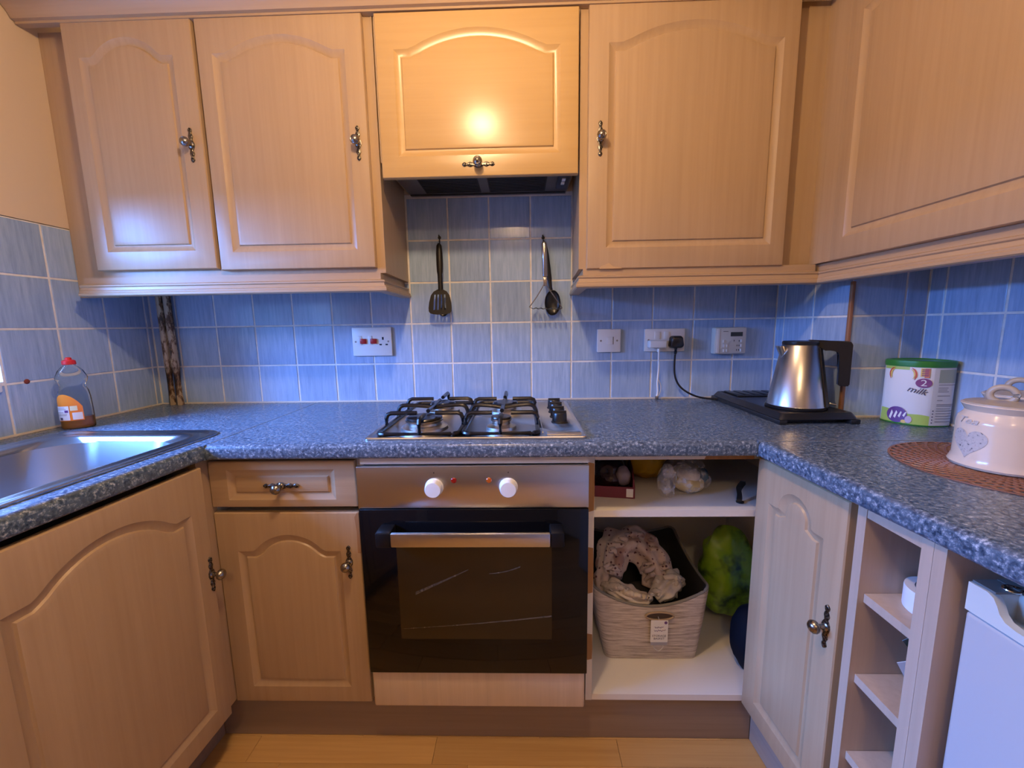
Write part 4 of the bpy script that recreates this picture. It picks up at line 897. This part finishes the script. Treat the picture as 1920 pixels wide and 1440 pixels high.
# ------------------------------------------------------------------ washing-up liquid
t = thing('soap_bottle', 'clear washing-up liquid bottle with red cap and orange label, behind the sink', 'bottle', (-1.222, -0.375, ZT))
M_clear = mat('clear_plastic', (0.86, 0.93, 0.97), 0.06, Transmission_Weight=1.0, IOR=1.2)
M_liq = mat('amber_liquid', (0.36, 0.13, 0.02), 0.15); M_olab = mat('orange_label', (0.85, 0.24, 0.02), 0.4); M_wlab = mat('white_label', (0.74, 0.74, 0.76), 0.4)
bx, by = -1.222, -0.375; bang = radians(38)
prof = [(0.0335, 0.0205, 0), (0.0365, 0.0235, 0.003), (0.0370, 0.0240, 0.01), (0.0365, 0.024, 0.055), (0.0350, 0.0235, 0.095), (0.0325, 0.0230, 0.112), (0.0272, 0.0215, 0.124), (0.0280, 0.0215, 0.132), (0.0345, 0.023, 0.145), (0.0350, 0.0225, 0.152), (0.0320, 0.021, 0.160), (0.0270, 0.0185, 0.172), (0.0190, 0.0155, 0.182), (0.0135, 0.013, 0.187), (0.0130, 0.0128, 0.191)]
def bl(rx, ry, z, e=0.0, n=32): return [(bx + cos(bang) * (rx + e) * cos(a) - sin(bang) * (ry + e) * sin(a), by + sin(bang) * (rx + e) * cos(a) + cos(bang) * (ry + e) * sin(a), ZT + 0.0005 + z) for a in [2 * pi * k / n for k in range(n)]]
b = B(); rings(b, [bl(*p) for p in prof]); obj('bottle_body', b, M_clear, t, sharp=60)
b = B(); rings(b, [bl(rx, ry, z, -0.0018) for rx, ry, z in ((0.033, 0.020, 0.002), (0.036, 0.023, 0.006), (0.0365, 0.0235, 0.012), (0.036, 0.0235, 0.034))]); obj('liquid', b, M_liq, t)
b = B(); lathe(b, [(0.0145, 0.1905), (0.0155, 0.192), (0.0150, 0.201), (0.0125, 0.2035), (0.0075, 0.205), (0.0068, 0.2105), (0.004, 0.212), (0.0001, 0.212)], (bx, by, ZT), 24); obj('cap', b, mat('red_cap', (0.62, 0.02, 0.02), 0.35), t)
def bsheet(name, a0, a1, z0, z1, m, e, topf=None):
    b = B(); L = []
    for k in range(15):
        a = a0 + (a1 - a0) * k / 14; zt = topf(k / 14) if topf else z1; rx, ry = 0.0368 + e, 0.0241 + e
        L.append([b.verts.new((bx + cos(bang) * (rx - 0.014 * max(0, z - 0.06) ) * cos(a) - sin(bang) * ry * sin(a), by + sin(bang) * (rx - 0.014 * max(0, z - 0.06)) * cos(a) + cos(bang) * ry * sin(a), ZT + z)) for z in (z0, (z0 + zt) / 2, zt)])
    for a, c in zip(L, L[1:]):
        for j in range(2): b.faces.new((a[j], c[j], c[j + 1], a[j + 1]))
    obj(name, b, m, t)
bsheet('label', radians(-188), radians(-62), 0.026, 0.09, M_olab, 0.0006, lambda u: 0.030 + 0.075 * max(0.05, sin(pi * (0.1 + 0.80 * u))) ** 0.6)
bsheet('text_panel', radians(-182), radians(-108), 0.028, 0.070, M_wlab, 0.0011); bsheet('text_panel', radians(-99), radians(-66), 0.029, 0.050, M_wlab, 0.0011); bsheet('text_panel', radians(-104), radians(-80), 0.056, 0.070, mat('cream_label', (0.75, 0.70, 0.45), 0.4), 0.0011)
for z, a0, a1 in ((0.065, -176, -122), (0.060, -174, -118), (0.051, -168, -130), (0.046, -174, -116), (0.042, -172, -118)): bsheet('text_line', radians(a0), radians(a1), z, z + 0.0016, M_gtext, 0.0015)
bsheet('blue_mark', radians(-124), radians(-111), 0.051, 0.058, M_purple, 0.0015); bsheet('dark_mark', radians(-150), radians(-136), 0.0295, 0.037, M_ink, 0.0015)

# ------------------------------------------------------------------ storage basket with cloths, in the open cupboard
ZB = 0.1645
t = thing('storage_basket', 'grey-beige felt storage basket with dark lining in the open base cupboard', 'basket', (0.50, -0.26, ZB))
M_felt = mat('heathered_felt', (0.50, 0.43, 0.37), 0.9); n = N(M_felt)
a = n.noise(n.coord((16, 16, 210)), 1, 4, 0.65); n.base(n.ramp(a, [(0.32, (0.30, 0.25, 0.21)), (0.5, (0.52, 0.45, 0.39)), (0.68, (0.68, 0.61, 0.54))])); n.bump(a, 0.5, 0.002)
M_lin = mat('dark_lining', (0.035, 0.035, 0.037), 0.85); M_bind = mat('grey_binding', (0.20, 0.185, 0.16), 0.8)
yb0, yb1 = -0.408, -0.12          # base front and back
def bring(h, inset=0.0, n=14):
    """closed ring of points at fraction h of the wall height"""
    hw = 0.142 + 0.032 * h - inset; cy = (yb0 + yb1) / 2; hd = (yb1 - yb0) / 2 + 0.016 * h - inset; r = 0.022
    P = rrect(-hw, hw, -hd, hd, r, 4); Q = []
    for i in range(len(P)):
        a, c = Vector(P[i]), Vector(P[(i + 1) % len(P)]); m = 12 if (c - a).length > 0.1 else 1
        for k in range(m): Q.append(a + (c - a) * k / m)
    out = []
    for p in Q:
        fx = max(0, 1 - (p.x / hw) ** 2) if abs(p.y) > hd * 0.9 else 0
        fy = max(0, 1 - (p.y / hd) ** 2) if abs(p.x) > hw * 0.9 else 0
        ztop = 0.245 + 0.035 * (p.y + hd) / (2 * hd) - (0.060 * fx if p.y < 0 else 0.03 * fx) - 0.02 * fy
        bulge = 0.006 * sin(pi * h) * (fx + fy)
        d = p.normalized()
        out.append((0.502 + p.x - 0.010 * h + d.x * bulge, cy + p.y + d.y * bulge, ZB + 0.0005 + ztop * h))
    return out
HS = [0, 0.04, 0.15, 0.3, 0.45, 0.6, 0.75, 0.9, 1.0]
b = B(); rings(b, [bring(h) for h in HS], cap=False); b.faces.new([b.verts[i] for i in range(0)]) if 0 else None
bmesh.ops.contextual_create(b, geom=[e for e in b.edges if e.is_boundary and e.verts[0].co.z < ZB + 0.003 and e.verts[1].co.z < ZB + 0.003]); obj('basket_shell', b, M_felt, t, sharp=60)
b = B(); rings(b, [bring(h, 0.006) for h in [1.0, 0.8, 0.5, 0.2, 0.05]], cap=False); bmesh.ops.contextual_create(b, geom=[e for e in b.edges if e.is_boundary and e.verts[0].co.z < ZB + 0.03 and e.verts[1].co.z < ZB + 0.03]); obj('lining', b, M_lin, t, sharp=60)
b = B(); ro = bring(1.0); ri = bring(1.0, 0.006)
tube(b, [(Vector(p) + Vector(q)) / 2 + Vector((0, 0, 0.001)) for p, q in zip(ro, ri)], 0.0042, 8, closed=True); obj('rim_binding', b, M_bind, t)
fy = lambda z: yb0 - 0.0165 * min(1, (z - ZB) / 0.20) - 0.0060
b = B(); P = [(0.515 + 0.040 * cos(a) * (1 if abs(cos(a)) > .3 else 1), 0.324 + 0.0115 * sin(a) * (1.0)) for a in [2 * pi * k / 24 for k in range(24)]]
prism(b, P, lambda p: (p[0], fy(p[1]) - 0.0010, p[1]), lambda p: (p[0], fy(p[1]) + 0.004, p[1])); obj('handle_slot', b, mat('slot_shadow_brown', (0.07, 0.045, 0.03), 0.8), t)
b = B(); tube(b, [(0.515 + 0.041 * cos(a), fy(0.324) - 0.0015, 0.324 + 0.0125 * sin(a)) for a in [2 * pi * k / 30 for k in range(30)]], 0.0028, 6, closed=True); obj('slot_binding', b, mat('tan_binding', (0.36, 0.26, 0.17), 0.7), t)
b = B(); ty = fy(0.30) - 0.008; box(b, 0.4885, 0.5395, ty, ty + 0.0008, 0.2415, 0.3135); tg = obj('swing_tag', b, mat('tag_card', (0.78, 0.77, 0.75), 0.6), t)
b = B(); put2d(b, TX[('STORAGE', 0.0095)], lambda x, y: (0.514 + x, ty - 0.0004, 0.2625 + y)); put2d(b, TX[('BASKET', 0.0095)], lambda x, y: (0.514 + x, ty - 0.0004, 0.2535 + y)); obj('tag_text', b, M_ink, tg)
b = B()
for z0, x0, w, sd in ((0.290, 0.500, 0.026, 1), (0.2795, 0.4985, 0.034, 2)):
    tube(b, [(x0 + w * k / 26, ty - 0.0006, z0 + 0.0035 * sin(k * 1.25 + sd) * (0.5 + 0.5 * sin(k * 0.7 + sd)) + 0.0015 * k / 26) for k in range(27)], 0.0005, 5)
lathe(b, [(0.0046, 0), (0.0046, 0.0004), (0.0001, 0.0005)], (0.5325, ty - 0.0002, 0.306), 16, (0, -1, 0)); obj('tag_script', b, M_purple, tg)
b = B(); box(b, 0.490, 0.538, ty + 0.001, ty + 0.0018, 0.231, 0.2414); obj('tag_foot', b, mat('grey_tag_strip', (0.35, 0.34, 0.38), 0.6), tg)
b = B(); tube(b, curve([(0.514, ty + 0.003, 0.311), (0.512, ty + 0.002, 0.317), (0.511, ty + 0.006, 0.322)], 4), 0.0008, 6); tube(b, curve([(0.505, ty + 0.003, 0.236), (0.500, ty + 0.002, 0.222), (0.514, ty + 0.001, 0.212), (0.527, ty + 0.002, 0.223), (0.524, ty + 0.003, 0.236)], 5), 0.0011, 6); obj('tag_string', b, mat('pale_string', (0.55, 0.53, 0.50), 0.7), tg)

def cloth(name, path, rad, m, label, seed, folds=9, amp=0.22, group='cloths in the basket', fine=1.0, ruf=0):
    P = curve(path, 14); n = len(P); b = B(); loops = []; seg = 56; px = None
    for i, p in enumerate(P):
        d = (P[min(i + 1, n - 1)] - P[max(i - 1, 0)]).normalized()
        if px is None: px, py = basis(d)
        else: px = (px - d * px.dot(d)).normalized(); py = d.cross(px)
        u = i / (n - 1); j = min(len(rad) - 1.001, u * (len(rad) - 1)); k = int(j); R = rad[k] + (rad[k + 1] - rad[k]) * (j - k)
        L = []
        for q in range(seg):
            a = 2 * pi * q / seg; dr = px * cos(a) + py * sin(a)
            f = 1 + amp * sin(folds * a + 3.2 * noise.noise(p * 9 + dr * 0.8 + Vector((seed, 0, 0)))) * (0.5 + 0.7 * noise.noise(Vector((seed * 3, u * 6, a)))) + 0.30 * noise.noise(p * 17 * fine + dr * 1.4 + Vector((0, seed, 0)))
            L.append(p + dr * R * f)
        loops.append(L)
    rings(b, loops)
    R = random.Random(seed)
    for _ in range(ruf):
        i = R.randrange(2, n - 3); a0 = R.uniform(0.1, pi - 0.1); pts = []
        for k in range(7):
            ii = max(0, min(n - 1, i + int((k - 3) * R.uniform(0.4, 1.3)))); aa = a0 + R.uniform(-0.5, 0.5) + (k - 3) * 0.16
            j = ii / (n - 1) * (len(rad) - 1.001); rr_ = rad[int(j)] + (rad[min(len(rad) - 1, int(j) + 1)] - rad[int(j)]) * (j - int(j))
            pts.append(P[ii] + Vector((cos(aa) * 0.9, -abs(sin(aa)) * 0.75, sin(aa) * 0.9)) * rr_ * R.uniform(0.88, 1.16))
        c = curve(pts, 4); tube(b, c, [0.0022 + 0.0058 * sin(pi * (k + 0.6) / len(c)) for k in range(len(c))], 7)
    return top(name, b, m, label, 'cloth', group, sharp=75)
def cotton(name, c0, dots=None, dscale=60, dsize=0.18, blot=None):
    m = mat(name, c0, 0.85); n = N(m); v = n.coord((1, 1, 1)); col = None
    c = n.mix(n.ramp(n.noise(v, 30, 3), [(0.4, (0, 0, 0)), (0.62, (1, 1, 1))]), c0, tuple(x * 0.86 for x in c0))
    if blot: c = n.mix(n.ramp(n.noise(v, 13, 2), [(0.53, (0, 0, 0)), (0.60, (1, 1, 1))]), c, blot)
    if dots:
        vo = n.new('ShaderNodeTexVoronoi'); vo.inputs['Scale'].default_value = dscale; n.ln(v, vo.inputs['Vector'])
        c = n.mix(n.ramp(vo.outputs['Distance'], [(dsize, (1, 1, 1)), (dsize + 0.05, (0, 0, 0))]), c, dots)
    n.base(c); n.bump(n.noise(v, 900, 2), 0.2, 0.0005); return m
M_dotty = cotton('dotted_muslin', (0.62, 0.50, 0.46), (0.12, 0.05, 0.06), 62, 0.20, (0.36, 0.22, 0.19))
M_plain = cotton('cream_muslin', (0.62, 0.53, 0.44)); M_motif = cotton('printed_muslin', (0.66, 0.60, 0.54), (0.05, 0.05, 0.06), 26, 0.16, (0.33, 0.34, 0.36))
cloth('muslin_cloth', [(0.388, -0.335, 0.385), (0.395, -0.30, 0.412), (0.425, -0.255, 0.448), (0.485, -0.235, 0.452), (0.530, -0.265, 0.425), (0.548, -0.30, 0.375), (0.530, -0.325, 0.335)], [0.030, 0.048, 0.052, 0.056, 0.050, 0.050, 0.034], M_dotty, 'pinkish muslin with dark dots, arched across the top of the basket', 1, 6, 0.24, ruf=20)
cloth('muslin_cloth', [(0.372, -0.365, 0.385), (0.392, -0.378, 0.377), (0.42, -0.384, 0.362), (0.455, -0.386, 0.350), (0.490, -0.382, 0.345)], [0.018, 0.027, 0.028, 0.026, 0.018], M_plain, 'plain cream muslin ruffled along the front rim of the basket', 4, 11, 0.30, fine=1.9, ruf=46)
cloth('muslin_cloth', [(0.518, -0.372, 0.345), (0.54, -0.366, 0.362), (0.565, -0.345, 0.378), (0.585, -0.33, 0.366), (0.598, -0.325, 0.34)], [0.020, 0.034, 0.040, 0.036, 0.020], M_motif, 'off-white printed muslin bunched in the front corner of the basket', 9, 9, 0.24, fine=1.5, ruf=22)
cloth('muslin_cloth', [(0.371, -0.31, 0.40), (0.364, -0.34, 0.388), (0.364, -0.355, 0.365), (0.37, -0.362, 0.335)], [0.018, 0.026, 0.026, 0.02], M_dotty, 'dotted muslin end pressed against the oven side of the basket', 14, 5, 0.15)
cloth('muslin_cloth', [(0.41, -0.30, 0.26), (0.46, -0.30, 0.262), (0.52, -0.31, 0.262), (0.57, -0.31, 0.26)], [0.04, 0.07, 0.07, 0.04], mat('hollow_shade', (0.03, 0.028, 0.03), 0.9), 'dark filler standing for the shade in the hollow between the muslins', 20, 6, 0.15)  # near-black filler, its colour stands for shade in the opening

# bags beside the basket
def wrapbag(name, c, r, m, label, cat, seed, amp, freq, sub=5, group=None, floorz=None):
    b = B(); blob(b, c, r, seed, amp, freq, sub, True, None if floorz is None else floorz - c[2])
    return top(name, b, m, label, cat, group, sharp=60)
M_gbag = mat('lime_plastic_bag', (0.19, 0.36, 0.012), 0.35); n = N(M_gbag); n.base(n.ramp(n.noise(n.coord((13, 13, 13)), 1, 3), [(0.36, (0.03, 0.07, 0.01)), (0.5, (0.20, 0.38, 0.012)), (0.7, (0.27, 0.46, 0.02))])); n.bump(n.noise(n.coord((22, 22, 22)), 1, 2), 0.7, 0.006)
wrapbag('carrier_bag', (0.798, -0.245, 0.345), (0.082, 0.078, 0.155), M_gbag, 'crumpled lime green bag slumped beside the basket', 'bag', 5, 0.20, 7.0, floorz=0.1645)
M_navy = mat('navy_bag', (0.003, 0.006, 0.016), 0.7, Specular_IOR_Level=0.12)
wrapbag('dark_bag', (0.80, -0.44, 0.262), (0.072, 0.065, 0.108), M_navy, 'dark navy bag half hidden behind the whitish cupboard door', 'bag', 6, 0.10, 7, 4, floorz=0.1645)
M_film = mat('clear_film', (0.85, 0.86, 0.88), 0.12, Alpha=0.28); n = N(M_film); n.bump(n.noise(n.coord((60, 60, 60)), 1, 3), 0.9, 0.004)
wrapbag('clear_bag', (0.681, -0.25, 0.235), (0.020, 0.05, 0.068), M_film, 'clear plastic wrapping between basket and green bag', 'bag', 8, 0.22, 16, 4, floorz=0.1645)

# things on the upper shelf of the open cupboard
t = thing('carton', 'dark plum carton with a white label and dark wrappers, on the cupboard shelf', 'box', (0.36, -0.40, 0.7065))
M_carton = mat('plum_carton', (0.16, 0.022, 0.045), 0.4)
b = B(); CM = Matrix.Translation((0.362, -0.405, 0.7066)) @ Matrix.Rotation(radians(-9), 4, 'Z')
for x0, x1, y0, y1, z0, z1 in ((-0.052, 0.066, -0.045, -0.042, 0, 0.032), (-0.052, 0.066, 0.115, 0.118, 0, 0.040), (-0.052, -0.049, -0.042, 0.115, 0, 0.036), (0.063, 0.066, -0.042, 0.115, 0, 0.055), (-0.049, 0.063, -0.042, 0.115, 0, 0.003)):
    box(b, x0, x1, y0, y1, z0, z1, M=CM)
prism(b, [(-0.045, 0.0), (-0.045, 0.032), (0.02, 0.066), (0.115, 0.066), (0.115, 0.0)], lambda p: CM @ Vector((0.0662, p[0], p[1])), lambda p: CM @ Vector((0.0685, p[0], p[1]))); obj('carton_tray', b, M_carton, t, flat=True)
b = B(); box(b, 0.045, 0.0635, -0.0458, -0.0452, 0.004, 0.028, M=CM); box(b, 0.0687, 0.0693, -0.035, 0.0, 0.004, 0.027, M=CM); obj('carton_label', b, M_wlab, t, flat=True)
b = B(); blob(b, CM @ Vector((0.0, 0.03, 0.050)), (0.045, 0.060, 0.045), 2, 0.18, 18, 4); obj('wrapper', b, mat('dark_glossy_wrapper', (0.022, 0.008, 0.012), 0.18), t)
b = B(); blob(b, CM @ Vector((0.038, -0.012, 0.052)), (0.020, 0.018, 0.028), 5, 0.2, 30, 3); obj('wrapper', b, mat('lilac_wrapper', (0.20, 0.16, 0.19), 0.3), t)
M_ybag = mat('yellow_plastic_bag', (0.52, 0.30, 0.012), 0.3); n = N(M_ybag); n.bump(n.noise(n.coord((40, 40, 40)), 1, 3), 0.6, 0.004)
wrapbag('carrier_bag', (0.502, -0.275, 0.766), (0.062, 0.06, 0.066), M_ybag, 'crumpled yellow bag on the shelf, between carton and clear bag', 'bag', 11, 0.17, 14, floorz=0.7067)
t = thing('food_bag', 'tied clear food bag with pale yellowish contents on the cupboard shelf', 'bag', (0.565, -0.42, 0.7065))
M_food = mat('pale_food', (0.56, 0.44, 0.16), 0.5)
b = B(); blob(b, (0.590, -0.405, 0.731), (0.042, 0.040, 0.0245), 4, 0.06, 14, 4, True, -0.0225); obj('contents', b, M_food, t)
b = B(); blob(b, (0.592, -0.402, 0.755), (0.033, 0.032, 0.022), 7, 0.10, 20, 3); obj('contents', b, mat('pale_wrapped_food', (0.58, 0.52, 0.46), 0.4), t)
M_film2 = mat('crinkled_film', (0.80, 0.80, 0.85), 0.14, Alpha=0.30); n = N(M_film2); a = n.noise(n.coord((42, 42, 42)), 1, 3); n.bump(a, 0.8, 0.003); n.ln(n.ramp(a, [(0.45, (0.06,) * 3), (0.66, (0.42,) * 3)]), n.b.inputs['Alpha'])
b = B(); blob(b, (0.585, -0.402, 0.754), (0.062, 0.056, 0.050), 12, 0.16, 17, 5, True, -0.046); obj('film', b, M_film2, t)
b = B(); blob(b, (0.512, -0.452, 0.752), (0.024, 0.022, 0.047), 15, 0.24, 26, 4, True, -0.044); obj('knotted_end', b, M_film2, t)
b = B(); blob(b, (0.642, -0.385, 0.745), (0.013, 0.02, 0.022), 2, 0.1, 20, 3); obj('blue_print', b, mat('blue_print', (0.02, 0.10, 0.20), 0.4), t)
b = B(); L = curve([(0.694, -0.487, 0.712), (0.701, -0.475, 0.722), (0.706, -0.46, 0.735), (0.722, -0.45, 0.748)], 5)
rings(b, [[(p.x - 0.006, p.y, p.z - 0.003), (p.x + 0.006, p.y - 0.003, p.z - 0.004), (p.x + 0.006, p.y, p.z + 0.003), (p.x - 0.006, p.y + 0.003, p.z + 0.004)] for p in L]); lathe(b, [(0.0001, 0), (0.010, 0.0), (0.010, 0.003), (0.0001, 0.003)], (0.697, -0.486, 0.7066), 12)
top('strap', b, M_black, 'small black strap curling on the shelf near the whitish cupboard door', 'strap')

# things in the open shelf unit
b = B(); lathe(b, [(0.030, 0.0), (0.043, 0.0), (0.0435, 0.002), (0.0435, 0.036), (0.043, 0.038), (0.030, 0.038), (0.0295, 0.03), (0.0295, 0.005), (0.030, 0.0)], (0.805, -0.905, 0.7004), 40, cap=False); bmesh.ops.remove_doubles(b, verts=b.verts[:], dist=1e-6)
top('tape_roll', b, mat('white_tape', (0.74, 0.74, 0.76), 0.4), 'white roll of tape on the top board of the open shelf unit', 'tape')
def leaf(name, M, w, h, m, label, bend=0.02):
    b = B(); L = []
    for k in range(9):
        u = k / 8; L.append([M @ Vector((w * u, bend * sin(pi * u * 0.7) + d, z)) for d, z in ((0, 0), (0, h), (0.0012, h), (0.0012, 0))])
    rings(b, [[tuple(p) for p in l] for l in L]); return top(name, b, m, label, 'paper', flat=True)
M_leaf = mat('green_leaflet', (0.03, 0.075, 0.03), 0.35); n = N(M_leaf)
c = n.ramp(n.noise(n.coord((12, 12, 12)), 1, 2), [(0.44, (0.03, 0.08, 0.03)), (0.56, (0.20, 0.26, 0.30))]); n.base(c)
leaf('leaflet', Matrix.Translation((0.738, -0.922, 0.662)) @ Matrix.Rotation(radians(-14), 4, 'Z') @ Matrix.Rotation(radians(50), 4, 'Y'), 0.158, 0.03, M_leaf, 'dark green and white leaflet propped on the middle board of the open shelves')
leaf('paper', Matrix.Translation((0.742, -0.914, 0.614)) @ Matrix.Rotation(radians(-20), 4, 'Z') @ Matrix.Rotation(radians(62), 4, 'Y'), 0.082, 0.03, M_wlab, 'white folded paper lying below the green leaflet', 0.006)
b = B(); box(b, 0.742, 0.83, -0.950, -0.925, 0.3714, 0.3765, bev=0.001); top('paper', b, M_wlab, 'white slip of paper on the lowest visible board of the open shelves', 'paper')
b = B(); lathe(b, [(0.0075, 0), (0.0065, 0.0015), (0.0035, 0.003), (0.0001, 0.0032)], (XL, -0.4235, 1.0515), 9, (1, 0, 0))
obj('rusty_plug', b, mat('rust_spot', (0.20, 0.035, 0.02), 0.8), wall_left)
